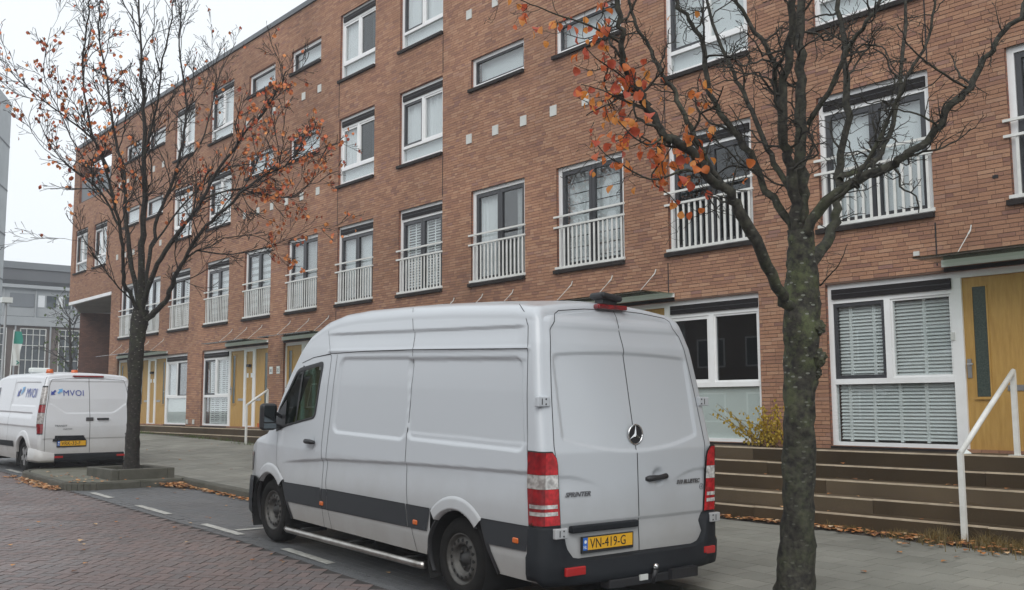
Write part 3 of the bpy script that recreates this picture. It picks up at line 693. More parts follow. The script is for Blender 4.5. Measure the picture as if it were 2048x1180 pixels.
for c in 'abefijmn':
    a, b = FR[c]
    for z0, z1 in (STR2, STR3):
        mb = MB(); mb.frame(a, b, z0, z1, .08, YG, YG+.08); w = mb.build('strip_window', M['white'], bld)
        casement(w, a+.08, b-.08, z0+.08, z1-.08, 'sash', w=.035)
        sub(MB().box(a+.1, b-.1, YG+.16, YG+.165, z0+.05, z1-.05), 'roller_blind', 'blind', w); sill(w, a, b, z0)
for a, b, z0, z1 in N1:
    mb = MB(); mb.frame(a, b, z0, z1, .06, YG, YG+.08); w = mb.build('window', M['white'], bld); m2 = MB(); zt = boxtop(w, m2, a, b, z1, .06)
    zl = z0+.4; m2.box(a+.06, b-.06, YG-.004, YG+.08, zl-.03, zl+.035); xm = (a+b)/2; m2.box(xm-.035, xm+.035, YG-.002, YG+.08, zl+.036, zt); sub(m2, 'transom', 'white', w)
    casement(w, a+.06, xm-.036, zl+.036, zt, 'sash', w=.05); casement(w, xm+.036, b-.06, zl+.036, zt, 'white', w=.04)
    sub(MB().box(a+.06, b-.06, YG+.03, YG+.036, z0+.06, zl-.03), 'pane', 'glass', w); drape(w, 'net', a+.1, b-.5, z0+.06, zt); sill(w, a, b, z0)

# ground floor sets
def shutters(w, x0, x1, z0, z1, stiles, y):
    for s in stiles: sub(MB().box(s-.022, s+.022, y-.022, y+.016, z0, z1), 'shutter_stile', 'mint', w)
    zz = z0+.03; sl = None; og = orig(bld)
    while zz < z1-.03:
        if sl is None:
            q = MB(); q.v = [(x0, -.024, 0), (x1, -.024, 0), (x1, .018, .044), (x0, .018, .044), (x0, -.024, -.006), (x1, -.024, -.006), (x1, .018, .038), (x0, .018, .038)]
            q.f = [(0, 1, 2, 3), (7, 6, 5, 4), (0, 4, 5, 1), (2, 6, 7, 3)]; me = new_mesh('slat', q.v, q.f); sl = me
        o = link('slat', sl, M['mint'], w); o.location = (-og[0], y-og[1], zz-og[2]); zz += .0475
def gwindow(x0, x1, style):
    z0, z1 = GZ; fw = .075; mb = MB(); mb.frame(x0, x1, z0, z1, fw, YG, YG+.08, .06)
    w = mb.build('window', M['white'], bld); m2 = MB(); zt = boxtop(w, m2, x0, x1, z1, fw); zm = z0+.90
    m2.box(x0+fw, x1-fw, YG-.004, YG+.08, zm-.04, zm+.035); xm = (x0+x1)/2-.03; m2.box(xm-.045, xm+.045, YG-.002, YG+.08, zm+.036, zt); sub(m2, 'transom', 'white', w)
    gl = 'glass_dark' if style == 'dark' else 'glass'
    darks = style in ('shut', 'louvre', 'dark')
    casement(w, x0+fw, xm-.046, zm+.036, zt-.002, 'sash' if style == 'shut' or style == 'louvre' else 'white', w=.05 if darks else .03, glass=gl)
    casement(w, xm+.046, x1-fw, zm+.036, zt-.002, 'white' if style != 'net' else 'sash', w=.028, glass=gl)
    sub(MB().box(x0+fw, x1-fw, YG+.03, YG+.036, z0+.06, zm-.04), 'pane', 'glass', w)
    y = YG+.10
    if style == 'shut':
        shutters(w, x0+.12, xm-.06, zm+.04, zt-.02, [x0+.30, xm-.25], y); shutters(w, xm+.07, x1-.09, zm+.04, zt-.02, [(xm+x1)/2+.0], y)
        shutters(w, x0+.10, x1-.09, z0+.07, zm-.05, [x0+.25, x0+.62, x0+1.0, x0+1.37], y)
    elif style == 'louvre': drape(w, 'louvre', x0+.3, x1-.1, zm+.04, zt-.02); drape(w, 'louvre', x0+.3, x1-.1, z0+.07, zm-.05)
    elif style == 'dark':
        sub(MB().box(x0+.09, x1-.09, YG+.06, YG+.07, z0+.06, zm-.05), 'frosted_film', 'frost', w); curtain(w, x0+.1, x0+.26, zm, zt, 'curtain_grey')
    else: curtain(w, x0+.1, x0+.45, zm, zt, 'curtain'); sub(MB().box(x0+.09, x1-.09, YG+.06, YG+.07, z0+.06, zm-.05), 'frosted_film', 'frost', w)
    sub(MB().box(x0, x1, YF-.01, YG+.0, 1.285, 1.322), 'window_sill', 'sill', w)
def gdoor(x0, x1, slot_left, y=None):
    y = YG+.03 if y is None else y; z0, z1 = 1.31, GZ[1]-.085
    d = MB().box(x0, x1, y, y+.05, z0, z1); d = d.build('door', M['door'], bld)
    xs0 = x0+.13 if slot_left else x1-.13-.17
    sub(MB().box(xs0, xs0+.17, y-.004, y+.0, z0+.68, z1-.13), 'glass_slot', 'doorglass', d)
    mb = MB(); mb.frame(xs0-.018, xs0+.188, z0+.66, z1-.11, .018, y-.012, y-.001); sub(mb, 'slot_trim', 'door', d)
    sub(MB().box(xs0-.03, xs0+.20, y-.025, y-.001, z0+.645, z0+.661), 'slot_sill', 'door', d)
    lb = (xs0+.38, xs0+.72) if slot_left else (xs0-.52, xs0-.20)
    lb = (max(lb[0], x0+.02), min(lb[1], x1-.02))
    sub(MB().box(lb[0], lb[1], y-.012, y, z0+.75, z0+.82), 'letterbox', 'metal', d)
    hx = x0+.02 if slot_left else x1-.09
    mb = MB().box(hx, hx+.055, y-.012, y, z0+.92, z0+1.16); mb.tube([(hx+.027, y-.012, z0+1.09), (hx+.027, y-.06, z0+1.09), (hx+.10, y-.065, z0+1.09)], .011, 8); sub(mb, 'door_handle', 'metal', d)
def entrance(x0, x1, winleft, style, extra=False):
    z0, z1 = GZ
    fr = MB()
    if winleft:
        gwindow(x0, x0+1.87, style); p = x0+1.87
        segs = [(p+.07, p+.97), (p+1.05, p+1.58), (p+1.70, p+2.56)]
    else:
        p = x1-1.87; gwindow(p, x1, style); segs = [(p-.97, p-.07), (p-1.58, p-1.05), (p-2.56, p-1.70)]
    lo, hi = (p, x1) if winleft else (x0, p)
    fr.box(lo, hi, YG, YG+.09, z1-.082, z1)
    edges = sorted([lo, hi]+[v for s in segs for v in s]); 
    if extra:
        e2 = [(x0+.1, x0+1.0), (x0+1.1, x0+1.95)]; edges = sorted(edges+[v for s in e2 for v in s])
    for a, b in zip(edges[::2], edges[1::2]): fr.box(a, b, YG-.003, YG+.09, z0-.02, z1-.083)
    f = fr.build('door_frame', M['white'], bld)
    gdoor(segs[0][0], segs[0][1], winleft); gdoor(segs[2][0], segs[2][1], not winleft)
    pn = MB().box(segs[1][0], segs[1][1], YG+.03, YG+.08, z0+.03, z1-.083).build('side_panel', M['door'], bld)
    mb = MB(); mb.frame(segs[1][0], segs[1][1], z0-.015, z1-.083, .05, YG-.001, YG+.03); sub(mb, 'panel_trim', 'white', pn)
    xm = (segs[1][0]+segs[1][1])/2
    sub(MB().box(xm-.07, xm+.09, YG-.06, YG+.03, 3.02, 3.10), 'porch_lamp', 'black', pn)
    for s in (-.13, .13): sub(MB().box(xm+s-.05, xm+s+.05, YG+.015, YG+.03, 2.72, 2.85), 'number_plate', 'white', pn)
    if extra: gdoor(e2[0][0], e2[0][1], True); gdoor(e2[1][0], e2[1][1], False)
    # canopy
    ca, cb = (p-.12, x1+.02) if winleft else (x0-.02, p+.22)
    cn = MB().box(ca, cb, YF-.78, YF-.02, 3.71, 3.73).build('canopy', M['canopy'], bld)
    sub(MB().box(ca, cb, YF-.05, YF-.012, 3.665, 3.735), 'canopy_profile', 'white', cn)
    sub(MB().box(ca+.01, cb-.01, YF-.011, YF+.1, 3.602, 3.655), 'lintel', 'box', cn)
    q = 3 if not extra else 4
    for i in range(q):
        x = ca+.40+(cb-ca-.8)*i/(q-1); mb = MB(); mb.tube([(x, YF-.01, 4.17), (x, YF-.04, 4.10)], .008, 6); mb.tube([(x, YF-.04, 4.10), (x, YF-.46, 3.735)], .0055, 6)
        mb.tube([(x, YF-.04, 4.10), (x, YF-.11, 4.04)], .010, 6); sub(mb, 'tie_rod', 'plate_grey', cn)
entrance(-37.62, -31.1, False, 'net', extra=True)
entrance(*SETS[1], True, 'louvre'); entrance(*SETS[2], False, 'net'); entrance(*SETS[3], True, 'net')
entrance(*SETS[4], False, 'dark'); entrance(*SETS[5], True, 'shut'); entrance(*SETS[6], False, 'net')
MB().box(-6.24, -6.19, YG-.02, YG, 2.72, 2.82).build('doorbell', M['plate_grey'], bld)
for x, n_ in ((-25.25, '30'), (-24.83, '32')):
    o = MB().box(x-.09, x+.09, YF-.022, YF-.006, 2.78, 2.98).build('house_number', M['flag'], bld)
    text_obj('digits', n_, .13, M['ink'], o, Matrix.Translation((x-.075+20, YF-.0235-12.6, 2.83-1.2)) @ Matrix.Rotation(math.radians(90), 4, 'X'), .001)
for x in (-30.95, -30.45): MB().box(x-.06, x+.06, YF-.03, YF-.005, 1.36, 1.50).build('utility_cover', M['plate_grey'], bld)

# handrails
def handrail(name, label, x, ylo, zlo, yhi, ztop, zpost, rr=.025):
    t = thing(name, label, 'handrail', (x, ylo, zlo), 'white handrails beside the entrance steps')
    mb = MB(); mb.box(x-.03, x+.03, ylo-.02, ylo+.02, zlo-.05, zpost); mb.build('post', M['white_rail'], t)
    mb = MB(); mb.box(x-.03, x+.03, yhi-.02, yhi+.02, 1.29, ztop-.02); mb.build('post', M['white_rail'], t)
    mb = MB(); mb.tube([(x, ylo, zpost), (x, (ylo+yhi)/2, (zpost+ztop)/2), (x, yhi+.02, ztop)], rr*1.25, 12); mb.build('grab_rail', M['white_rail'], t, smooth=True)
    mb = MB(); mb.box(x-.09, x+.09, yhi-.04, yhi+.04, 1.289, 1.30); mb.build('foot_plate', M['white_rail'], t)
handrail('handrail', 'near white handrail rising over the steps before the closest ochre door', -5.3, 10.82, .38, 12.22, 2.29, 1.37)
handrail('handrail', 'far white handrail seen just left of the tall white van', -24.15, 11.38, .90, 11.95, 2.33, 1.93)
mb = MB(); N = 9
for i in range(N):
    a = 2*math.pi*i/N
o = MB()
P = [[(-5.98+.10*math.cos(t)*(1-.6*h)*rnd.uniform(.85, 1.1), 12.3+.06*math.sin(t)*(1-.6*h)*rnd.uniform(.85, 1.1), 1.291+.055*h) for t in np.linspace(0, 2*math.pi, 12)] for h in (0, .4, .8, 1)]
o.grid(P); o.poly(P[-1][:-1]); tag(o.build('crumpled_bag', M['flag'], None, True, loc=(-5.98, 12.3, 1.29)), 'small crumpled white plastic bag lying on the top step by the shuttered window', 'plastic bag')

# ---------------------------------------------------------------- vans
class Van:
    """local axes: x = backwards (rear at 0, nose at -L), y = across from the near side, z = up"""
    def __init__(s, W, vin, H, uR, ra, rb, crown, taper, bow, reliefS, reliefR, wheels, wr, arch, L, hole=None, scr=None):
        s.W, s.vinp, s.Hp, s.uRp, s.ra, s.rb, s.crown, s.tp, s.bow = W, vin, H, uR, ra, rb, crown, taper, bow
        s.rS, s.rR, s.wheels, s.wr, s.arch, s.L, s.hole, s.scr = reliefS, reliefR, wheels, wr, arch, L, hole, scr
    def i(s, p, x): return np.interp(x, [q[0] for q in p], [q[1] for q in p])
    def uR(s, w): return s.i(s.uRp, w)
    def inset(s, u, w):
        e = np.clip(1-(u-s.uR(w))/.07, 0, 1); rnd_ = .07*(1-np.sqrt(np.clip(1-e*e, 0, 1)))
        return s.i(s.vinp, w)+s.i(s.tp, u)+rnd_+s.rS(u, w)
    def side(s, u, w, off=.003): return (-u, s.inset(u, w)-off, w)
    def side2(s, u, w, off=.003): return (-u, s.W-s.inset(u, w)+off, w)
    def rearu(s, v, w): x = 2*v/s.W-1; return s.uR(w)-s.bow*(1-x*x)+s.rR(v, w)
    def rear(s, v, w, off=.003): return (-s.rearu(v, w)+off, v, w)
    def H(s, u): return s.i(s.Hp, u)
    def section(s, U, w0, nS=150, nA=12, nR=10):
        """half section, list of (u,v,w) from sill to roof centre"""
        e = 1-sstep(0, 1.0, U); pts = []
        Hh = s.H(U+.28*e); k = min(1, Hh/1.2); ra = s.i(s.ra, U); rb = s.i(s.rb, U)
        top = max(w0+.05, Hh-rb)
        ws = np.linspace(w0, top, nS); ua = U+s.uR(ws)*e; ia = s.inset(ua, ws)
        pts = [(float(a), float(b), float(w), float(w)) for a, b, w in zip(ua, ia, ws)]
        v0 = pts[-1][1]; u0 = pts[-1][0]
        e2 = np.clip(1-U/.07, 0, 1); r2 = .07*(1-math.sqrt(max(0, 1-e2*e2)))
        for a in np.linspace(0, math.pi/2, nA+1)[1:]:
            v = v0+ra*(1-math.cos(a)); w = top+(rb-0)*math.sin(a); w2 = w-r2*math.sin(a)
            pts.append((U+s.uR(w)*e, v-r2*0, w2, w))
        vA = pts[-1][1]
        for t in np.linspace(0, 1, nR+1)[1:]:
            v = vA+(s.W/2-vA)*t; w = Hh+s.crown*(1-(1-t)**2)*min(1, (Hh-.8)/1.0 if Hh > .8 else 0); w2 = w-r2
            pts.append((U+s.uR(w)*e, v, w2, w))
        return pts
    def body(s, name, m, parent, w0=.28):
        us = np.concatenate([[0, .003, .01, .02, .035, .05, .07], np.arange(.09, s.L-.3, .021), np.linspace(s.L-.3, s.L, 14)])
        S = [s.section(u, w0) for u in us]; mb = MB(); n = len(S[0]); full = 2*n-1; R = []
        for sec in S:
            row = [(-p[0], p[1], p[2]) for p in sec]+[(-p[0], s.W-p[1], p[2]) for p in sec[-2::-1]]; R.append(row)
        mb.v = [p for row in R for p in row]
        def cut(u, w, v):
            for c in s.wheels:
                d = math.hypot(u-c, w-s.wr)
                if s.L > 5.5 and w < .74 and -np.interp(w, [.33, .57, .75], [.60, .46, .385]) < u-c < .38: return True
                if d < s.arch or (w < s.wr and abs(u-c) < s.arch): 
                    return True
            return False
        for i in range(len(us)-1):
            for j in range(full-1):
                a, b = R[i][j], R[i+1][j+1]; u = -(a[0]+b[0])/2; w = (a[2]+b[2])/2; v = (a[1]+b[1])/2
                isside = j < 150 or j > full-152
                if isside and cut(u, w, v): continue
                if isside and s.hole and s.hole(u, w): continue
                if not isside and s.scr and s.scr(u, v, w): continue
                mb.f.append((i*full+j, (i+1)*full+j, (i+1)*full+j+1, i*full+j+1))
        # nose cap
        b = len(mb.v)-full; mb.f.append(tuple(b+j for j in range(full))[::-1])
        # rear cap
        sec = S[0]; Mc = 118; P = []
        for p in sec[:-1]:
            vs = np.concatenate([[0], np.linspace(.004, .996, Mc), [1]])*(s.W-2*p[1])+p[1]
            row = []
            for q, v in enumerate(vs):
                x = 2*v/s.W-1; edge = min(v-p[1], s.W-p[1]-v); f = min(1, edge/.05)
                row.append((-(p[0]-f*s.bow*(1-x*x)+f*float(s.rR(v, p[3]))), v, p[2]))
            P.append(row)
        mb.grid([r for r in P])
        o = mb.build(name, m, parent, smooth=True)
        return o
    def patch(s, name, m, par, fn, left, right, n=24, k=10, off=.004, smooth=True):
        """area between two polylines; rows interpolated along both"""
        def res(pl, n):
            pl = [np.array(p, float) for p in pl]; d = [0]
            for a, b in zip(pl[:-1], pl[1:]): d.append(d[-1]+np.linalg.norm(b-a))
            return [np.array([np.interp(t, d, [p[c] for p in pl]) for c in (0, 1)]) for t in np.linspace(0, d[-1], n)]
        L_, R_ = res(left, n), res(right, n); P = []
        for a, b in zip(L_, R_): P.append([fn(*(a+(b-a)*t), off) for t in np.linspace(0, 1, k)])
        mb = MB(); mb.grid(P); return mb.build(name, m, par, smooth)
    def line(s, name, m, par, fn, pts, width=.007, off=.0025, step=.03, fns=None):
        mb = MB(); fl = fns or [fn]
        for f in fl:
            P = []; pp = [np.array(p, float) for p in pts]
            dense = []
            for a, b in zip(pp[:-1], pp[1:]):
                n = max(1, int(np.linalg.norm(b-a)/step)); dense += [a+(b-a)*q/n for q in range(n)]
            dense.append(pp[-1])
            for q, p in enumerate(dense):
                d = dense[min(q+1, len(dense)-1)]-dense[max(q-1, 0)]; d = d/(np.linalg.norm(d)+1e-9); nn = np.array([-d[1], d[0]])*width/2
                P.append([f(*(p-nn), off), f(*(p+nn), off)])
            mb.grid(P)
        return mb.build(name, m, par)
def rrect_depth(x, y, x0, x1, y0, y1, r, depth, soft):
    cx, cy = (x0+x1)/2, (y0+y1)/2; hx, hy = (x1-x0)/2-r, (y1-y0)/2-r
    dx = np.maximum(np.abs(x-cx)-hx, 0); dy = np.maximum(np.abs(y-cy)-hy, 0)
    inn = np.minimum(np.maximum(np.abs(x-cx)-hx, np.abs(y-cy)-hy), 0); d = np.hypot(dx, dy)+inn-r
    return depth*sstep(0, soft, -d)
def rounded(pts, r=.06, n=5):
    """round the corners of a polyline"""
    out = [np.array(pts[0], float)]
    for a, b, c in zip(pts[:-2], pts[1:-1], pts[2:]):
        a, b, c = map(lambda q: np.array(q, float), (a, b, c)); d1 = a-b; d2 = c-b; l1 = np.linalg.norm(d1); l2 = np.linalg.norm(d2); rr = min(r, l1*.45, l2*.45)
        p0 = b+d1/l1*rr; p1 = b+d2/l2*rr
        for t in np.linspace(0, 1, n): out.append((1-t)**2*p0+2*t*(1-t)*b+t*t*p1)
    out.append(np.array(pts[-1], float)); return out
def lathe(prof, n=40, ax='y'):
    mb = MB(); P = []
    for r, h in prof: P.append([(r*math.cos(t), h, r*math.sin(t)) for t in np.linspace(0, 2*math.pi, n+1)])
    mb.grid(P); return mb
def wheel(par, x, y, z, R, near, rimR, style='steel', wdt=.225, root=None):
    s = -1 if near else 1      # outward direction along y
    prof = [(rimR-.005, s*.0), (rimR+.01, s*.012), (rimR+.05, s*.018), (R-.05, s*.012), (R-.02, -s*.006), (R, -s*.035), (R, -s*(wdt-.035)), (R-.03, -s*wdt), (rimR, -s*wdt)]
    w = lathe(prof, 56); 
    # tread blocks give the tyre a broken shoulder
    w = w.build('wheel', M['rubber'], None, True); w.parent = par; w.location = (x, y, z)
    d = MB(); 
    if style == 'steel':
        pr = [(rimR-.002, -s*.004), (rimR-.012, s*.004), (rimR-.022, -s*.010), (rimR-.030, -s*.035), (rimR*.80, -s*.03), (rimR*.74, -s*.012), (rimR*.60, -s*.008), (rimR*.54, -s*.03), (rimR*.50, -s*.065), (0, -s*.065)]
        r = lathe(pr, 56).build('rim', M['rim'], None, True); r.parent = w
        me = None
        for k in range(16):
            a = 2*math.pi*k/16
            if me is None:
                h = MB(); cx = rimR*.70
                h.tube([(0, -s*.040, 0), (0, -s*.0085, 0)], .0155, 12); me = new_mesh('vent_hole', h.v, h.f)
            o = link('vent_hole', me, M['well'], w); o.location = (cx*math.cos(a), 0, cx*math.sin(a))
        c = lathe([(rimR*.49, -s*.062), (rimR*.42, -s*.056), (rimR*.2, -s*.054), (rimR*.17, -s*.02), (0, -s*.018)], 32).build('hub', M['rimdark'], None, True); c.parent = w
        me = None
        for k in range(6):
            a = 2*math.pi*k/6+.3
            if me is None: h = MB(); h.tube([(0, -s*.056, 0), (0, -s*.036, 0)], .012, 6); me = new_mesh('wheel_nut', h.v, h.f)
            o = link('wheel_nut', me, M['rim'], w); o.location = (rimR*.35*math.cos(a), 0, rimR*.35*math.sin(a))
    else:
        pr = [(rimR, -s*.004), (rimR-.02, s*.004), (rimR-.04, -s*.02), (rimR*.3, -s*.03), (rimR*.25, s*.0), (0, s*.002)]
        r = lathe(pr, 40).build('rim', M['rimdark'], None, True); r.parent = w
        me = None
        for k in range(5):
            if me is None:
                h = MB(); h.box(.04, rimR-.02, -.006 if s > 0 else -.01, .01 if s > 0 else .006, -.045, .045); me = new_mesh('spoke', h.v, h.f)
            o = link('spoke', me, M['metal'], w); o.rotation_euler = (0, 2*math.pi*k/5+.3, 0)
    return w
def well(V, par, c, side, depth=.55):
    mb = MB(); A = np.linspace(math.radians(-30), math.radians(210), 40); r = V.arch+.012
    y0 = (.012 if side == 0 else V.W-.012); y1 = depth if side == 0 else V.W-depth
    mb.grid([[(-(c+r*math.cos(a)), y, V.wr+r*math.sin(a)) for y in (y0, y1)] for a in A])
    mb.poly([(-(c+r*math.cos(a)), y1, V.wr+r*math.sin(a)) for a in A]); return mb.build('wheel_arch_liner', M['well'], par)
def lip(V, par, c, r0, r1, a0, a1, m, fn, bulge=.022, name='wheel_arch_lip', n=44):
    P = []
    for a in np.linspace(math.radians(a0), math.radians(a1), n):
        row = []
        for t in np.linspace(0, 1, 9):
            r = r0+(r1-r0)*t; u = c+r*math.cos(a); w = V.wr+r*math.sin(a)
            off = bulge*(.55+.45*(1-t)) if 0 < t < .9 else (-.03 if t == 0 else (.0 if t > .95 else bulge*.5))
            if t == 0: r = r0
            row.append(fn(u, w, off))
        P.append(row)
    mb = MB(); mb.grid(P); return mb.build(name, m, par, True)

# ---- the tall white van
def rS1(u, w):
    u = np.asarray(u, float); w = np.asarray(w, float); du = u-.18*np.clip(w-1.33, 0, 2)
    d = rrect_depth(u, w, 2.02, 3.40, 1.31, 2.09, .10, .017, .020)
    d = d+rrect_depth(du, w, .27, 1.985, 1.325, 2.085, .09, .017, .020)
    d = d+rrect_depth(du, w, .22, 1.96, 1.385, 2.3, .02, .004, .015)*(w < 2.06)
    wc = np.interp(u, [0, .2, 1.9, 3.5, 4.37, 4.7], [1.18, 1.176, 1.115, 1.035, .945, .90]); q = wc-w; fade = 1-sstep(4.0, 4.55, u)
    d = d+fade*.021*sstep(0, .016, q)*(1-sstep(.02, .30, q))
    q2 = 2.345-w; f2 = sstep(.40, .55, u)*(1-sstep(3.5, 3.9, u))
    d = d+f2*.016*sstep(0, .015, q2)*(1-sstep(.03, .20, q2))
    d = d-.010*sstep(2.135, 2.155, w)*(1-sstep(2.155, 2.19, w))*(u < 3.7)*(u > .33)
    return d
def smile(v): x = (v-1.04)/.80; return 1.315+.115*x*x
def rR1(v, w):
    x = (v-1.04); ax = abs(x); inn = sstep(0, .02, .80-ax)*sstep(0, .02, w-smile(v))*sstep(0, .02, 2.115+.03*(1-(x/.8)**2)-w)
    cr = sstep(0, .09, math.hypot(max(.80-ax, 0), max(2.13-w, 0)) if True else 1)
    d = .015*inn*cr
    q = .775-w; d += .010*sstep(0, .015, q)*(1-sstep(.03, .2, q))*(ax < .92)
    q = 2.345-w; d += .008*sstep(0, .015, q)*(1-sstep(.03, .2, q))*sstep(0, .1, .82-ax)
    # shoulder swooshes running in from the lamps
    wl = 1.15-.10*((.86-ax)/.45)**2 if ax < .86 else 1.15; q = wl-w
    d += .009*sstep(0, .014, q)*(1-sstep(.03, .22, q))*sstep(.36, .7, ax)
    # scoop behind the door handle
    if abs(w-1.10) < .12: d += .022*float(1-sstep(.03, .085, math.hypot((v-1.30), (w-1.10))))
    return d
def hole1(u, w):
    return in_poly(u, w, WIN1S)
def in_poly(x, y, P):
    c = False; n = len(P); j = n-1
    for i in range(n):
        if (P[i][1] > y) != (P[j][1] > y) and x < (P[j][0]-P[i][0])*(y-P[i][1])/(P[j][1]-P[i][1])+P[i][0]: c = not c
        j = i
    return c
WIN1 = rounded([(4.70, 1.25), (4.73, 1.47), (4.32, 1.97), (3.745, 2.055), (3.79, 1.44), (4.05, 1.395), (4.45, 1.32), (4.70, 1.25)], .07)
cw = np.mean([p for p in WIN1], 0); WIN1S = [(cw[0]+(p[0]-cw[0])*.955, cw[1]+(p[1]-cw[1])*.94) for p in WIN1]
V1 = Van(2.08, [(.2, .05), (.30, .03), (.5, .0), (1.1, .0), (1.33, .018), (1.8, .06), (2.13, .10), (2.2, .112), (2.36, .15), (2.46, .185), (2.6, .24)],
    [(0, 2.49), (.28, 2.51), (.6, 2.545), (1.5, 2.58), (2.3, 2.595), (3.2, 2.59), (3.6, 2.565), (3.9, 2.50), (4.17, 2.37), (4.32, 2.21), (4.46, 2.0), (4.73, 1.56), (4.92, 1.30), (5.02, 1.23), (5.4, 1.15), (5.7, 1.05), (5.82, .95), (5.90, .80), (5.95, .62)],
    [(0, .03), (.5, .035), (1.33, .06), (2.2, .24), (2.45, .325), (2.55, .39), (2.8, .52)], [(0, .16), (3.4, .2), (4.2, .16), (4.6, .10), (6, .12)], [(0, .13), (3.9, .15), (4.6, .08), (6, .06)],
    .06, [(0, 0), (4.5, 0), (4.9, .02), (5.3, .07), (5.6, .16), (5.8, .30), (5.9, .42), (5.95, .55)], .03, rS1, rR1, [1.16, 4.82], .355, .415, 5.95,
    hole=hole1, scr=lambda u, v, w: 4.42 < u < 4.92 and .30 < v < 1.78)
def van_matrix(x, y, z, phi, th): return Matrix.Translation((x, y, z)) @ Matrix.Rotation(-phi, 4, 'Z') @ Matrix.Rotation(th, 4, 'Y')
V1M = van_matrix(-5.852, 5.199, .200, .021, .036)
van = thing('delivery_van', 'tall white panel van with a black reversing camera above its rear doors', 'van', mw=V1M)
V = V1; S1, S2, RE = V.side, V.side2, V.rear
body = V.body('body', M['vanwhite'], van, .335)
mb = MB(); mb.box(-5.6, -.25, .45, V.W-.45, .27, .40); mb.box(-5.5, -.3, .56, V.W-.56, .26, .9); mb.build('underbody', M['well'], van)
# panel gaps
sl = lambda *a, **k: V.line('panel_gap', M['seam'], van, S1, *a, **k)
sl([(2.25, 2.57), (2.20, 2.48), (2.10, 2.33), (2.04, 2.16), (1.995, 1.5), (1.96, 1.0), (1.91, .74), (1.83, .55), (1.76, .33)], width=.006)
sl([(.60, 2.53), (.50, 2.46), (.40, 2.34), (.345, 2.15), (.26, 1.55), (.232, 1.34), (.20, 1.17)], width=.006)
sl([(.345, 2.15), (1.2, 2.155), (2.04, 2.158), (2.9, 2.15), (3.62, 2.13), (4.0, 2.09), (4.25, 2.03)], width=.007)
sl(rounded([(4.25, 2.03), (4.0, 2.09), (3.60, 2.125), (3.59, 1.6), (3.59, 1.16), (3.56, .95), (3.50, .33)], .05), width=.006)
sl([(3.48, 2.12), (3.47, 1.6), (3.475, 1.04), (3.47, .8), (3.34, .32)], width=.006)
sl([(4.65, 1.24), (4.64, .9), (4.52, .80)], width=.004)
sl([(3.86, 2.55), (3.84, 2.45), (3.72, 2.25), (3.62, 2.13)], width=.004)
# side window, black surround, divider, mirror
def ring(name, m, outer, inner, fn, off):
    mb = MB(); n = len(outer); mb.grid([[fn(*o, off), fn(*(np.array(o)*.5+np.array(i_)*.5), off+.003), fn(*i_, off)] for o, i_ in zip(outer, inner)]); return mb.build(name, m, van, True)
INN = [(cw[0]+(p[0]-cw[0])*.91, cw[1]+(p[1]-cw[1])*.885) for p in WIN1]
for fn in (S1, S2):
    ring('window_surround', M['black'], WIN1, INN, fn, .004)
    mb = MB(); mb.poly([fn(*p, -.004) for p in INN[:-1]]); mb.build('side_window', M['carglass'], van)
    V.line('window_divider', M['black'], van, fn, [(4.20, 2.0), (4.235, 1.36)], width=.035, off=.001)
V.patch('quarter_corner', M['black'], van, S1, [(4.72, 1.45), (4.70, 1.25)], [(4.50, 1.62), (4.47, 1.32)], off=.006)
mb = MB(); P = []
for u in np.linspace(4.36, 4.96, 12):
    P.append([(-u, v, V.H(u)+V.crown*(1-((1.04-v)/.9)**2)*.6+.012) for v in np.linspace(.26, 1.82, 10)])
mb.grid(P); mb.build('windscreen', M['carglass'], van, True)
mc = MB(); mc.box(-4.62, -4.51, -.245, -.055, 1.275, 1.575); o = mc.build('door_mirror', M['black'], van); bevel(o, .045, 4)
mb = MB(); mb.box(-4.508, -4.502, -.225, -.08, 1.37, 1.55); g = mb.build('mirror_glass', M['mirror'], o)
mb = MB(); mb.box(-4.508, -4.502, -.225, -.08, 1.30, 1.355); g = mb.build('mirror_glass', M['mirror'], o)
mb = MB(); mb.tube([(-4.56, -.10, 1.33), (-4.60, .03, 1.30)], .03, 8); mb.tube([(-4.56, -.12, 1.50), (-4.60, .03, 1.42)], .02, 8); mb.build('mirror_arm', M['black'], o)
mb = MB(); mb.box(-4.66, -4.60, -.235, -.18, 1.31, 1.35); mb.build('mirror_indicator', M['amber'], o)
mc = MB(); mc.box(-4.52, -4.40, V.W+.055, V.W+.27, 1.36, 1.66); o = mc.build('door_mirror', M['black'], van); bevel(o, .045, 4)
MB().tube([(-4.46, V.W-.02, 1.40), (-4.46, V.W+.10, 1.40)], .03, 8).build('mirror_arm', M['black'], o)
# cabin
mb = MB(); mb.box(-3.72, -3.66, .12, V.W-.12, .5, 1.55); mb.build('bulkhead', M['inside'], van)
for y in (.28, 1.30):
    o = MB().box(-4.35, -3.85, y, y+.5, .6, .95).build('seat', M['seat'], van); bevel(o, .04)
    q = MB().box(-3.98, -3.84, y+.02, y+.48, .95, 1.50).build('seat_back', M['seat'], o); bevel(q, .05)
    q = MB().box(-3.96, -3.86, y+.13, y+.37, 1.52, 1.74).build('headrest', M['seat'], o); bevel(q, .04)
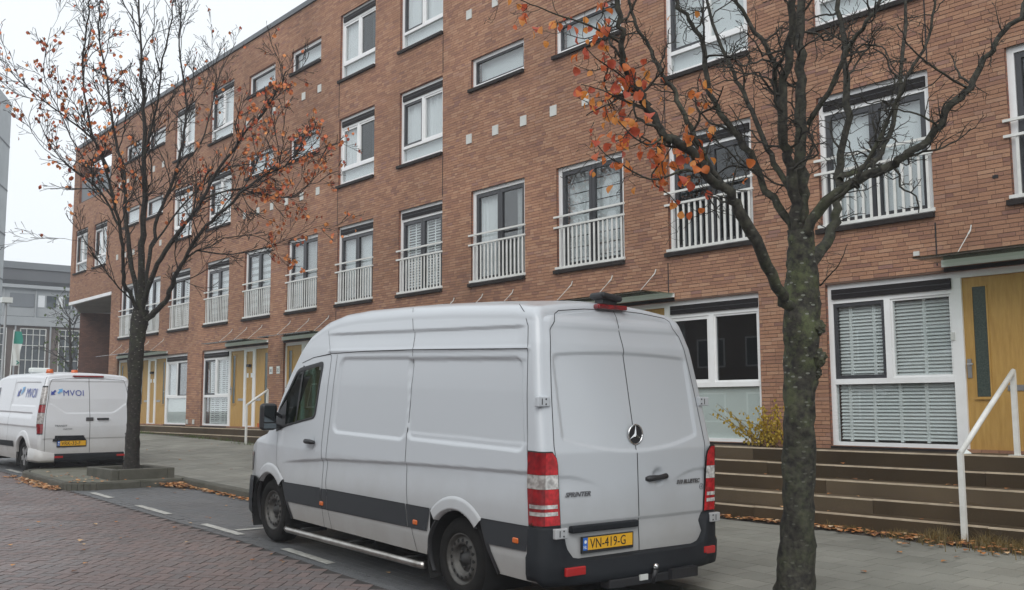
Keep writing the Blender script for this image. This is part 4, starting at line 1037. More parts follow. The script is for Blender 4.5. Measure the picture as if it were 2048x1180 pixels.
# mouldings: dark side strip, lower sills
V.patch('side_strip', M['moulding'], van, S1, [(4.42, .71), (4.335, .515)], [(3.56, .727), (3.545, .525)], off=.014)
V.patch('side_strip', M['moulding'], van, S1, [(3.42, .728), (3.40, .53)], [(1.93, .742), (1.885, .545)], off=.014)
V.patch('side_strip', M['moulding'], van, S1, [(1.915, .742), (1.87, .545)], [(1.53, .745), (1.575, .55)], off=.014)
V.patch('side_strip', M['moulding'], van, S1, [(3.555, .727), (3.54, .525)], [(3.43, .728), (3.41, .53)], off=.010)
V.patch('side_strip', M['moulding'], van, S1, [(.785, .75), (.70, .56)], [(.15, .76), (.19, .57)], off=.014)
for a, b in (((4.42, .712), (3.56, .729)), ((3.42, .73), (1.93, .744)), ((1.915, .744), (1.53, .747)), ((.775, .752), (.15, .762))): sl([a, b], width=.008, off=.0155)
V.patch('side_strip', M['moulding'], van, S2, [(4.42, .71), (4.335, .515)], [(1.53, .745), (1.575, .55)], off=.014)
sl([(4.335, .514), (1.575, .548)], width=.006, off=.006)
o = MB().tube([(-1.55, -.035, .255), (-1.60, -.045, .25), (-4.20, -.045, .225), (-4.27, -.02, .225)], .032, 14).build('side_bar', M['steel'], van, True)
for u in (1.9, 2.9, 3.9): MB().box(-u-.03, -u+.03, -.03, .25, .235, .275).build('bar_bracket', M['well'], van)
for u, w in ((3.518, .575), (1.755, .60), (.32, .635)):
    q = MB(); q.box(-u-.035, -u+.035, -.024, -.004, w-.022, w+.022); q = q.build('marker_lamp', M['amber'], van); bevel(q, .012, 3)
# handles
q = MB(); q.tube([(-3.90, -.03, 1.19), (-3.86, -.045, 1.195), (-3.76, -.045, 1.195), (-3.71, -.02, 1.19)], [.018, .026, .026, .018], 10); q.build('door_handle', M['black'], van, True)
mb = MB(); mb.poly([S1(3.81+.055*math.cos(t), 1.20+.085*math.sin(t), .003) for t in np.linspace(0, 2*math.pi, 20)[:-1]]); mb.build('handle_recess', M['vanwhite'], van)
# wheels and arches
for c in V.wheels:
    wheel(van, -c, .075, V.wr, .355, True, .225); wheel(van, -c, V.W-.10, V.wr, .355, False, .225)
    well(V, van, c, 0); well(V, van, c, 1)
    lip(V, van, c, .412, .535, 46 if c < 3 else 46, 134, M['vanwhite'], S1); lip(V, van, c, .412, .535, 46, 134, M['vanwhite'], S2)
    lip(V, van, c, .405, .428, -22, 46, M['black'], S1, .006, 'arch_edge')
    for y0_, y1_ in ((.008, .5), (V.W-.5, V.W-.008)): MB().grid([[(-(c-d_), y, w_) for y in (y0_, y1_)] for d_, w_ in ((.385, .75), (.46, .57), (.60, .335))]).build('arch_flank', M['well'], van)
    for fn_ in (S1, S2): V.line('arch_edge', M['black'], van, fn_, [(c-.372, .735), (c-.452, .57), (c-.592, .335)], width=.045, off=.005)
# rear doors
top = 2.53
def dl(w): return float(V.i(V.vinp, w))+.125 if w > 1.34 else (.155 if w > 1.1 else .155+.045*(1.1-w)/.35)
edge = [(.40, 2.475), (.345, 2.445), (.325, 2.38)]+[(dl(w), w) for w in np.linspace(2.31, .76, 16)]+[(.205, .66), (.235, .57), (.30, .515), (.38, .50)]
rg = lambda pts, **k: V.line('panel_gap', M['seam'], van, RE, pts, **k)
rg(edge, width=.007); rg([(V.W-v, w) for v, w in edge], width=.007)
rg([(.40, 2.475), (.7, 2.505), (1.04, 2.515), (1.38, 2.505), (1.68, 2.475)], width=.008)
rg([(.38, .50), (1.04, .505), (1.70, .50)], width=.009)
rg([(1.045, 2.515), (1.045, 1.30), (1.055, .80), (1.05, .505)], width=.008)
# bumper
def bump(name, pts, w0, m, out=0., par=van):
    P = []
    for u, v, w1 in pts:
        P.append([(-u-.0, v, w0+.05), (-u+(.03 if u < .1 else 0), v, w0), (-u+.012, v, w0+.03), (-u+.018, v, w0+(w1-w0)*.45), (-u+.004, v, w0+(w1-w0)*.55), (-u+.0, v, w1-.012), (-u-.014, v, w1), (-u-.10, v+(.06 if v < .2 else (-.06 if v > 1.9 else 0)), w1)])
    mb = MB(); mb.grid(P); return mb.build(name, m, par, True)
half = [(.175, -.014, .766), (.15, -.014, .766), (.075, -.005, .768), (.03, .03, .768), (.005, .09, .765), (-.012, .16, .757), (-.02, .195, .70), (-.03, .225, .60), (-.045, .28, .525), (-.06, .38, .50), (-.08, .7, .498), (-.09, 1.04, .50)]
pts = half+[(u, V.W-v, w) for u, v, w in half[-2::-1]]
P = []
for k_, (u, v, w1) in enumerate(pts):
    sd_ = -1 if v < .5 else 1; nrm = (0, sd_) if (v < .0 or v > V.W) else ((1, 0) if .2 < v < V.W-.2 else (.7, .7*sd_))
    w0 = .355 if abs(v-1.04) > 1.02 else .315
    row = []
    for t, o in ((0, -.06), (0, 0), (.12, .012), (.42, .016), (.50, .002), (.95, .0), (1.0, -.012), (1.0, -.09)):
        row.append((-u+nrm[0]*o, v+nrm[1]*o, w0+(w1-w0)*t))
    P.append(row)
mb = MB(); mb.grid(P); bumper = mb.build('rear_bumper', M['plastic'], van, True)
mb = MB(); mb.grid([[(.079, v, .395), (.079, v, .462)] for v in (.165, .38)]); 
q = MB(); q.box(.052, .083, .17, .375, .395, .462); q = q.build('reflector', M['redflat'], van); bevel(q, .008)
q = MB(); q.box(.012, .050, V.W-.27, V.W-.12, .41, .475); q = q.build('reflector', M['redflat'], van); bevel(q, .008)
# tail lamps wrap round the corner
def lamp_rows(w0, w1, mir, off, n=5, tr=0.):
    P = []
    for w in np.linspace(w0, w1, n):
        a = (w-.775)/(1.33-.775); us = .165+.045*a; vr = .195-.045*a-(.0 if w < 1.28 else (w-1.28)*.8)
        if w > 1.29: us += 0
        row = [(us-tr, None, w), (us-.05, None, w), (.12, None, w), (.085, .004, w), (.058, .02, w), (.046, .045, w), (.040, .09, w), (.036, vr-tr, w)]
        r = []
        for u, v, ww_ in row:
            if v is None: x, y = -u, float(V.i(V.vinp, w))-off
            else: x, y = -u+off+.0, v-off*.3
            r.append((x, V.W-y if mir else y, w))
        P.append(r)
    return P
cuts = [(1.165, 1.335, 'red'), (1.055, 1.163, 'clear'), (.945, 1.053, 'red'), (.775, .943, 'red')]
for mir in (False, True):
    mb = MB(); mb.grid(lamp_rows(.76, 1.345, mir, .006, 12, -.010)); L0 = mb.build('tail_lamp', M['black'], van, True)
    for a, b, c in cuts:
        for sl_, mm in ((slice(0, 6), c), (slice(5, 8), c+'2')): mb = MB(); mb.grid([r_[sl_] for r_ in lamp_rows(a, b, mir, .014)]); mb.build('lens', M[mm], L0, True)
    for a, b in ((.905, .935), (.850, .880)): 
        for sl_, mm in ((slice(0, 6), 'clear'), (slice(5, 8), 'clear2')): mb = MB(); mb.grid([r_[sl_] for r_ in lamp_rows(a, b, mir, .017, 3, .02)]); mb.build('lens', M[mm], L0, True)
# hinges
for v, w in ((.02, 1.73), (.10, .715)):
    for sgn in (0, 1):
        y0 = v if not sgn else V.W-v-.13+(.07 if w < 1 else 0); xr = -float(V.rearu(.1, w))+(.042 if w < 1 else 0)
        q = MB().box(xr-.02, xr+.022, y0, y0+.13, w-.04, w+.04).build('door_hinge', M['vanwhite'], van); bevel(q, .008)
        yh = y0+.045 if not sgn else y0+.07
        MB().box(xr+.022, xr+.0235, yh-.004, yh+.004, w-.025, w+.025).build('hinge_slot', M['seam'], q)
        for dz in (-.02, .02): MB().tube([(xr+.021, yh+.04*(1 if not sgn else -1), w+dz), (xr+.0245, yh+.04*(1 if not sgn else -1), w+dz)], .007, 10).build('hinge_bolt', M['seam'], q)
# handle, trim bar, plate, badges
xr = -float(V.rearu(1.28, 1.1)); q = MB(); q.tube([(xr+.015, 1.145, 1.085), (xr+.035, 1.18, 1.088), (xr+.032, 1.30, 1.09), (xr+.030, 1.39, 1.10), (xr+.0, 1.425, 1.10)], [.016, .026, .022, .024, .015], 10); q.build('door_handle', M['black'], van, True)
xr = -float(V.rearu(.65, .73)); q = MB().box(xr-.01, xr+.045, .285, 1.03, .705, .76).build('plate_lamp_bar', M['plastic'], van); bevel(q, .012)
def plate(par, xr, y0, w0, txt, tx=0., sc=1.):
    hold = MB().box(xr, xr+.016, y0, y0+.575*sc, w0, w0+.13*sc).build('number_plate', M['black'], par)
    MB().box(xr+.0162, xr+.018, y0+.012, y0+.06*sc, w0+.024, w0+.122*sc).build('plate_band', M['eu'], hold)
    MB().box(xr+.0162, xr+.018, y0+.062*sc, y0+.563*sc, w0+.024, w0+.122*sc).build('plate_field', M['yellow'], hold)
    R_ = Matrix(((0, 0, 1, 0), (1, 0, 0, 0), (0, 1, 0, 0), (0, 0, 0, 1)))
    text_obj('plate_text', txt, .108*sc, M['ink'], hold, Matrix.Translation((xr+.019, y0+.085*sc, w0+.037)) @ R_, .0008, sx=.86, spacing=1.02)
    text_obj('plate_text', 'NL', .034*sc, M['flag'], hold, Matrix.Translation((xr+.0185, y0+.014, w0+.036)) @ R_, .0006, sx=.9)
    mb = MB(); mb.poly([(xr+.0188, y0+.036*sc+.014*math.cos(t), w0+.09*sc+.014*math.sin(t)) for t in np.linspace(0, 2*math.pi, 13)[:-1]]); mb.build('plate_emblem', M['flag'], hold)
    return hold
RT = Matrix(((0, 0, 1, 0), (1, 0, 0, 0), (0, 1, 0, 0), (0, 0, 0, 1)))
hp = plate(van, -float(V.rearu(.7, .6))+.004, .395, .540, 'VN-419-G')
text_obj('holder_print', 'INFO@BEDRIJFSWAGEN.NL', .015, M['plate_grey'], hp, Matrix.Translation((-float(V.rearu(.7, .6))+.021, .52, .545)) @ RT, .0004)
bpy.data.objects.remove([o for o in hp.children if o.name.startswith('holder_print')][0])
def on_rear(v, w, off): return Matrix.Translation((-float(V.rearu(v, w))+off, v, w)) @ Matrix.Rotation(math.radians(-.5), 4, 'Y') @ RT
def text_on(body, size, m, par, fmap, a0, b0, off, sx=1., name='badge_text', **k):
    o = text_obj(name, body, size, m, par, Matrix.Identity(4), .0008, **k)
    for v in o.data.vertices: v.co = fmap(a0+v.co.x*sx, b0+v.co.y, off+v.co.z)
    return o
rearmap = lambda a, b, c: V.rear(a, b, c)
text_on('SPRINTER', .050, M['badge'], van, rearmap, .245, .985, .009, sx=1.22, shear=.35, bold=.0015)
text_on('310 BLUETEC', .046, M['badge'], van, rearmap, 1.525, 1.025, .009, sx=1.16, shear=.35, bold=.0018)
mb = MB(); mb.tube([(-float(V.rearu(1.86, .97))+.004, 1.865+.024*math.cos(t), .985+.024*math.sin(t)) for t in np.linspace(0, 2*math.pi, 25)], .0022, 5); mb.build('round_sticker', M['badge'], van)
text_obj('badge_text', '4', .03, M['badge'], van, on_rear(1.856, .974, .004), .001)
xr = -float(V.rearu(1.045, 1.45))
mb = MB(); mb.poly([(xr+.014, 1.048+.082*math.cos(t), 1.456+.082*math.sin(t)) for t in np.linspace(0, 2*math.pi, 33)[:-1]]); em = mb.build('emblem', M['black'], van)
mb = MB(); mb.tube([(xr+.016, 1.048+.082*math.cos(t), 1.456+.082*math.sin(t)) for t in np.linspace(0, 2*math.pi, 41)], .0075, 8); mb.build('emblem_ring', M['chrome'], em, True)
mb = MB()
for a in (90, 210, 330):
    t = math.radians(a); c, s_ = math.cos(t), math.sin(t); n = len(mb.v)
    mb.v += [(xr+.018, 1.048-s_*.014, 1.456+c*.014), (xr+.018, 1.048+s_*.014, 1.456-c*.014), (xr+.018, 1.048+c*.08, 1.456+s_*.08), (xr+.028, 1.048, 1.456)]
    mb.f += [(n, n+3, n+2), (n+3, n+1, n+2)]
mb.build('emblem_star', M['chrome'], em)
# brake light and camera on the roof edge
xr = -float(V.uR(2.54)); q = MB().box(xr-.03, xr+.045, .88, 1.23, 2.520, 2.562).build('high_brake_light', M['red'], van); bevel(q, .012)
q = MB(); q.grid([[(xr-.16+.22*a+.0, .93+.30*b+.02*math.sin(3*a), 2.655+.075*math.sin(math.pi*min(1, a*.55+.28))*(1-.55*abs(2*b-1)**3)*(.45+.55*a)) for b in np.linspace(0, 1, 9)] for a in np.linspace(0, 1, 9)])
q = MB().box(xr-.14, xr+.07, .92, 1.15, 2.60, 2.655).build('reversing_camera', M['black'], van); bevel(q, .03, 4)
q.matrix_local = Matrix.Translation((0, 0, 0)) @ Matrix.Translation((xr, 1.04, 2.63)) @ Matrix.Rotation(math.radians(-9), 4, 'X') @ Matrix.Rotation(math.radians(-8), 4, 'Z') @ Matrix.Translation((-xr, -1.04, -2.63))
MB().box(xr-.1, xr+.02, .97, 1.12, 2.56, 2.61).build('camera_foot', M['black'], q)
# tow bar
tb = MB().box(-.02, .10, .62, 1.56, .255, .325).build('tow_bar', M['black'], van); bevel(tb, .01)
MB().box(.06, .14, 1.30, 1.62, .265, .345).build('tow_socket', M['black'], tb)
MB().tube([(.0, 1.10, .30), (.11, 1.10, .27), (.14, 1.10, .37)], .022, 10).build('tow_ball_neck', M['black'], tb, True)
bm = bmesh.new(); bmesh.ops.create_uvsphere(bm, u_segments=14, v_segments=10, radius=.026, matrix=Matrix.Translation((.14, 1.10, .395))); me = bpy.data.meshes.new('tow_ball'); bm.to_mesh(me); bm.free(); link('tow_ball', me, M['chrome'], tb)
MB().box(.08, .112, .95, 1.04, .29, .335).build('tow_label', M['plate_grey'], tb)
# nose
fb = [(5.19, -.012, .72), (5.30, .035, .71), (5.45, .075, .70), (5.65, .155, .68), (5.85, .30, .66), (5.98, .55, .66), (6.03, 1.04, .66)]
fp = fb+[(u, V.W-v, w) for u, v, w in fb[-2::-1]]
mb = MB(); mb.grid([[(-u+.05, v, .26), (-u, v, .28), (-u-.015, v, .45), (-u, v, .62), (-u+.02, v, w), (-u+.12, v, w)] for u, v, w in fp]); mb.build('front_bumper', M['plastic'], van, True)
V.patch('headlight', M['clear'], van, S1, [(5.45, .98), (5.85, .92)], [(5.50, .75), (5.88, .72)], off=.008)
V.patch('headlight', M['clear'], van, S2, [(5.45, .98), (5.85, .92)], [(5.50, .75), (5.88, .72)], off=.008)

# ---- the low white van with blue lettering
def rS2(u, w):
    u = np.asarray(u, float); w = np.asarray(w, float)
    d = rrect_depth(u, w, .42, 2.0, 1.34, 1.84, .05, .013, .02)
    q = 1.22-w; d = d+.02*sstep(0, .02, q)*(1-sstep(.03, .14, q))*sstep(.5, .62, u)*(1-sstep(3.6, 4.1, u))
    q = .95-w; d = d+.012*sstep(0, .03, q)*(1-sstep(.03, .3, q))
    return d
def rR2(v, w):
    ax = abs(v-.99); lo = 1.20+.20*float(sstep(.42, .82, ax)); d = .012*float(sstep(0, .03, .80-ax)*sstep(0, .028, w-lo)*sstep(0, .03, 1.87-w))
    q = .72-w; d += .010*float(sstep(0, .02, q)*(1-sstep(.03, .2, q)))
    return d
WIN2 = rounded([(4.0, 1.10), (4.05, 1.25), (3.4, 1.70), (2.9, 1.74), (2.9, 1.16), (4.0, 1.10)], .06)
V2 = Van(1.98, [(.2, .06), (.35, .03), (.6, .0), (.95, .0), (1.15, .02), (1.5, .075), (1.85, .14), (2.1, .20)],
    [(0, 1.955), (.3, 1.985), (1.5, 2.02), (2.8, 2.0), (3.2, 1.94), (3.5, 1.74), (3.9, 1.42), (4.15, 1.18), (4.5, 1.08), (4.8, .95), (4.92, .8), (4.97, .6)],
    [(0, .03), (.4, .03), (.95, .06), (1.5, .14), (1.9, .24), (2.1, .30)], [(0, .13), (3, .15), (4, .1), (5, .1)], [(0, .10), (3, .12), (4, .06), (5, .05)],
    .04, [(0, 0), (3.8, 0), (4.2, .03), (4.6, .12), (4.85, .3), (4.97, .5)], .025, rS2, rR2, [.97, 3.90], .335, .385, 4.97)
V2M = van_matrix(-21.2, 5.63, .565, -.049, .019)
v2 = thing('service_van', 'low white van with blue lettering and orange beacons on its roof', 'van', mw=V2M)
V = V2; S1, S2, RE = V.side, V.side2, V.rear
V.body('body', M['vanwhite2'], v2, w0=.26)
MB().box(-4.7, -.25, .42, V.W-.42, .24, .40).build('underbody', M['well'], v2); MB().box(-4.5, -.3, .52, V.W-.52, .26, .9).build('load_floor', M['well'], v2)
for c in V.wheels:
    wheel(v2, -c, .06, V.wr, .335, True, .205, 'spoke'); wheel(v2, -c, V.W-.08, V.wr, .335, False, .205, 'spoke'); well(V, v2, c, 0); well(V, v2, c, 1)
    lip(V, v2, c, .385, .52, 10, 170, M['vanwhite2'], S1, .03); lip(V, v2, c, .385, .52, 10, 170, M['vanwhite2'], S2, .03)
rg = lambda pts, f=RE, **k: V.line('panel_gap', M['seam'], v2, f, pts, **k)
edge = [(.33, 1.895)]+rounded([(.27, 1.885), (.225, 1.79), (.14, 1.2), (.125, .9), (.125, .42), (.2, .40)], .05)
rg(edge, width=.008); rg([(V.W-v, w) for v, w in edge], width=.008); rg([(.33, 1.895), (.99, 1.925), (1.65, 1.895)], width=.008); rg([(.99, 1.925), (.99, .42)], width=.009)
rg([(.27, 1.94), (.22, 1.6), (.17, 1.3), (.13, .9)], S1, width=.006); rg([(2.05, 1.9), (2.02, 1.2), (2.0, .4)], S1, width=.007)
V.patch('side_moulding', M['plastic'], v2, S1, [(3.2, .60), (3.2, .50)], [(1.55, .62), (1.55, .50)], off=.012)
V.patch('side_window', M['far_glass'], v2, S1, [(4.0, 1.10), (3.98, 1.25), (3.42, 1.68)], [(2.92, 1.15), (2.90, 1.4), (2.95, 1.72)], off=.006)
half = [(.12, .02, .44), (.05, .04, .44), (.0, .12, .43), (-.03, .3, .415), (-.05, .99, .415)]
def bumper2(pts, w0, m, name):
    P = [[(-u-.05, v, w0), (-u, v, w0), (-u+.012, v, w0+.03), (-u+.012, v, w1-.02), (-u-.0, v, w1), (-u-.08, v, w1)] for u, v, w1 in pts]; mb = MB(); mb.grid(P); return mb.build(name, m, v2, True)
bumper2(half[3:]+[(u, V.W-v, w) for u, v, w in half[-2:-3:-1]], .26, M['plastic'], 'rear_bumper')
P = [(.60, -.012, .52), (.3, -.012, .50), (.12, -.005, .50), (.05, .03, .49), (.01, .12, .46), (-.02, .3, .42)]
for mir in (0, 1):
    mb = MB(); mb.grid([[(-u-.03, (V.W-v if mir else v), .27), (-u, (V.W-v if mir else v)+(.0), .25), (-u+.01, (V.W-v if mir else v), .30), (-u+.01, (V.W-v if mir else v), w1), (-u-.06, (V.W-v if mir else v)+(-.02 if mir else .02), w1+.01)] for u, v, w1 in P]); mb.build('bumper_corner', M['vanwhite2'], v2, True)
    y = .30 if not mir else V.W-.45; q = MB().box(.03, .052, y, y+.16, .335, .375).build('reflector', M['redflat'], v2)
    for a, b, c, o_ in ((.80, 1.76, 'black', .004), (.82, 1.00, 'red', .010), (1.01, 1.22, 'clear', .010), (1.23, 1.38, 'red', .010), (1.39, 1.73, 'clear', .010)):
        G2 = []
        for w in np.linspace(a, b, 6):
            u0 = float(V.uR(w)); t = (w-.8)/.96; wd = .10-.045*abs(t-.35); row = []
            for u, v in ((u0+wd+.02, None), (u0+.07, None), (u0+.03, .012), (u0+.008, .035), (u0, .035+wd*.55)):
                y = (float(V.inset(u, w))-o_) if v is None else float(V.i(V.vinp, w))+v-o_*.3
                row.append((-u+(o_ if v is not None else 0), V.W-y if mir else y, w))
            G2.append(row)
        mb = MB(); mb.grid(G2); mb.build('tail_lamp', M[c], v2, True)
def on_rear(v, w, off): return Matrix.Translation((-float(V.rearu(v, w))+off, v, w)) @ Matrix.Rotation(math.radians(-8 if w > 1 else 0), 4, 'Y') @ RT
xr = -float(V.rearu(.6, .68))
q = MB(); q.poly([(xr+.03, .30, .665), (xr+.03, .93, .665), (xr+.03, .86, .765), (xr+.03, .40, .765)]); q.poly([(xr-.01, .27, .655), (xr-.01, .30, .775), (xr+.03, .40, .765), (xr+.03, .30, .665)]); q.poly([(xr-.01, .30, .775), (xr-.01, .93, .775), (xr+.03, .86, .765), (xr+.03, .40, .765)]); q.build('plate_lamp_bar', M['plastic'], v2)
plate(v2, -float(V.rearu(.6, .6))+.004, .35, .545, 'VRK-33-F')
text_on('MVOI', .165, M['navy'], v2, rearmap, .465, 1.565, .010, sx=1.0, name='door_lettering', spacing=1.06, bold=.0)
text_on('TRANSIT', .05, M['badge'], v2, rearmap, .30, .95, .009, sx=1.2, shear=.2); text_on('CUSTOM', .036, M['badge'], v2, rearmap, .46, .89, .009, sx=1.2, shear=.2)
SD = Matrix(((1, 0, 0, 0), (0, 0, -1, 0), (0, 1, 0, 0), (0, 0, 0, 1)))
def arrow(par, fm, s_, m1, m2):
    for dx, dy, ang, mm in ((0, 0, 225, m1), (.19, .045, 45, m2)):
        a = math.radians(ang); R2 = Matrix.Rotation(a, 4, 'Z'); mb = MB()
        for poly in ([(-.09, -.026), (.03, -.026), (.03, .026), (-.09, .026)], [(.0, -.072), (.10, 0), (.0, .072)]):
            mb.poly([fm(*(Matrix.Translation((dx*s_, dy*s_, 0)) @ R2 @ Vector((x*s_, y*s_, .0)))[:2]) for x, y in poly])
        mb.build('arrow_logo', mm, par)
arrow(v2, lambda a, b: V.rear(.285+a, 1.625+b, .010), .70, M['navy'], M['sky_blue'])
u0 = 1.22
text_on('MVOI', .27, M['navy'], v2, lambda a, b, c: V.side(u0-a, b, c), 0, 1.52, .012, sx=1.0, name='side_lettering', bold=.0)
arrow(v2, lambda a, b: V.side(u0+.46-a, 1.61+b, .012), 1.15, M['navy'], M['sky_blue'])
xr = -float(V.rearu(1.03, 1.1)); q = MB().box(xr, xr+.02, .91, 1.06, 1.055, 1.13).build('door_lock', M['badge'], v2); bevel(q, .02, 3)
q = MB().box(xr+.0, xr+.035, 1.13, 1.37, 1.075, 1.115).build('door_handle', M['black'], v2); bevel(q, .012)
mb = MB(); mb.poly([(-float(V.rearu(1.78, .78))+.006, 1.78+.07*math.cos(t), .78+.03*math.sin(t)) for t in np.linspace(0, 2*math.pi, 25)[:-1]]); mb.build('oval_badge', M['badge'], v2)
xr = -float(V.uR(1.95)); q = MB().box(xr-.03, xr+.03, .68, 1.30, 1.940, 1.978).build('high_brake_light', M['red'], v2); bevel(q, .012)
for x, y in ((-.55, .32), (-.95, .95)): 
    z_ = V.H(.6)+.03; q = MB(); q.tube([(x, y, z_-.01), (x, y, z_+.075)], [.075, .06], 16); q.build('roof_beacon', M['orange'], v2, True)
q = MB().box(-1.75, -1.50, .12+.15, .65, 2.03, 2.14).build('roof_sign', M['flag'], v2); bevel(q, .03)

# ---------------------------------------------------------------- trees
# main limbs: (radius at start, radius at end, points); everything thinner grows from them
NEAR = [
 (0.165, 0.085, [(-4.97,7.16,0.2),(-4.93,7.16,0.49),(-4.88,7.14,0.93),(-4.84,7.12,1.34),(-4.8,7.09,1.74),(-4.76,7.07,2.15),(-4.71,7.04,2.55),(-4.69,7.03,2.8),(-4.67,7.01,3.04),(-4.65,6.98,3.32)]),
 (0.062, 0.03, [(-4.66,6.99,3.2),(-4.66,6.95,3.44),(-4.63,6.84,3.82),(-4.61,6.75,4.01),(-4.55,6.68,4.39),(-4.46,6.64,4.76),(-4.36,6.55,5.11),(-4.27,6.49,5.56)]),
 (0.07, 0.035, [(-4.66,7.0,3.2),(-4.65,7.02,3.55),(-4.66,7.03,3.86),(-4.65,7.04,4.28),(-4.64,7.07,4.7),(-4.66,7.11,5.15),(-4.64,7.15,5.54),(-4.61,7.17,6.03)]),
 (0.03, 0.014, [(-4.62,6.74,4.03),(-4.62,6.68,4.37),(-4.6,6.57,4.68),(-4.71,6.47,4.95),(-4.77,6.36,5.19),(-4.81,6.25,5.51)]),
 (0.028, 0.013, [(-4.62,7.1,4.21),(-4.4,7.08,4.45),(-4.22,7.09,4.74),(-4.05,7.1,4.92),(-3.94,7.19,5.15),(-3.82,7.27,5.51)]),
 (0.032, 0.014, [(-4.67,6.91,3.61),(-4.85,6.95,3.9),(-5.0,6.96,4.23),(-5.15,6.94,4.59),(-5.26,6.92,4.84),(-5.38,6.87,5.25),(-5.48,6.83,5.69)]),
 (0.062, 0.02, [(-4.73,7.01,2.64),(-4.72,6.85,2.72),(-4.67,6.55,3.0),(-4.67,6.26,3.33),(-4.68,6.14,3.47),(-4.75,5.95,3.63),(-4.76,5.84,3.75),(-4.83,5.65,3.88),(-4.85,5.56,3.9),(-4.9,5.46,4.09),(-4.93,5.41,4.21),(-4.98,5.32,4.32),(-4.96,5.25,4.47),(-4.92,5.19,4.63),(-4.91,5.15,4.87),(-4.9,5.11,5.16)]),
 (0.045, 0.016, [(-4.67,6.98,3.2),(-4.76,7.0,3.4),(-4.94,6.96,3.69),(-5.07,6.91,4.02),(-5.21,6.77,4.31),(-5.3,6.69,4.57),(-5.35,6.63,5.01),(-5.4,6.54,5.22),(-5.46,6.42,5.44),(-5.56,6.25,5.78)]),
 (0.03, 0.012, [(-4.7,6.11,3.52),(-4.81,5.92,3.86),(-4.85,5.84,4.06),(-4.95,5.83,4.29),(-5.0,5.75,4.42),(-5.11,5.73,4.67),(-5.16,5.65,4.83),(-5.19,5.58,5.02),(-5.21,5.51,5.27)]),
 (0.055, 0.018, [(-4.65,7.0,3.2),(-4.51,6.98,3.42),(-4.29,7.05,3.61),(-4.0,7.21,3.76),(-3.89,7.25,3.81),(-3.72,7.36,3.95),(-3.56,7.42,4.19),(-3.44,7.47,4.3),(-3.33,7.55,4.53),(-3.27,7.6,4.66),(-3.11,7.75,4.92),(-2.94,7.88,5.26)]),
 (0.06, 0.022, [(-4.67,7.03,2.96),(-4.72,7.39,3.21),(-4.74,7.63,3.47),(-4.75,7.73,3.73),(-4.77,7.82,4.0),(-4.75,7.91,4.46),(-4.78,7.96,4.92),(-4.82,8.02,5.19),(-4.86,8.04,5.68),(-4.89,8.07,6.19)]),
 (0.035, 0.015, [(-4.73,7.73,3.86),(-4.65,7.96,3.98),(-4.58,8.17,4.14),(-4.52,8.33,4.52),(-4.49,8.44,4.96),(-4.49,8.53,5.4),(-4.48,8.61,5.86)]),
 (0.022, 0.009, [(-4.47,7.02,3.47),(-4.19,7.01,3.62),(-3.95,7.07,3.99),(-3.77,7.07,4.3),(-3.61,7.19,4.69),(-3.54,7.22,4.99),(-3.49,7.24,5.26)]),
 (0.012, 0.004, [(-3.44,7.47,4.3),(-3.54,7.17,4.42),(-3.6,6.92,4.54),(-3.65,6.82,4.72)]),
 (0.012, 0.004, [(-3.67,7.4,4.02),(-3.64,7.27,4.05),(-3.75,7.13,4.13),(-3.86,7.0,4.15),(-4.04,6.94,4.12)]),
 (0.01, 0.003, [(-4.95,5.23,4.56),(-4.99,4.95,4.64),(-5.07,4.68,4.69),(-5.11,4.48,4.72),(-5.13,4.29,4.74)]),
 (0.009, 0.003, [(-4.96,5.35,4.28),(-4.98,5.17,4.36),(-4.98,4.99,4.4),(-5.03,4.92,4.5)]),
 (0.009, 0.003, [(-4.91,5.44,4.09),(-4.96,5.22,4.14),(-4.98,5.04,4.18),(-5.07,4.92,4.22)]),
 (0.013, 0.003, [(-4.75,5.95,3.63),(-4.82,5.78,3.67),(-4.91,5.54,3.57),(-4.96,5.32,3.62),(-4.99,5.11,3.7),(-5.06,5.01,3.82)]),
 (0.01, 0.003, [(-4.84,5.57,3.87),(-4.94,5.63,3.75),(-5.0,5.58,3.6),(-4.99,5.77,3.5),(-5.0,5.93,3.41)]),
 (0.01, 0.003, [(-4.85,5.56,3.89),(-4.8,5.32,3.78),(-4.82,5.13,3.86),(-4.87,5.05,3.97)]),
 (0.008, 0.003, [(-4.56,7.09,2.86),(-4.42,7.02,2.93),(-4.31,6.98,3.0),(-4.2,6.93,3.14)]),
]
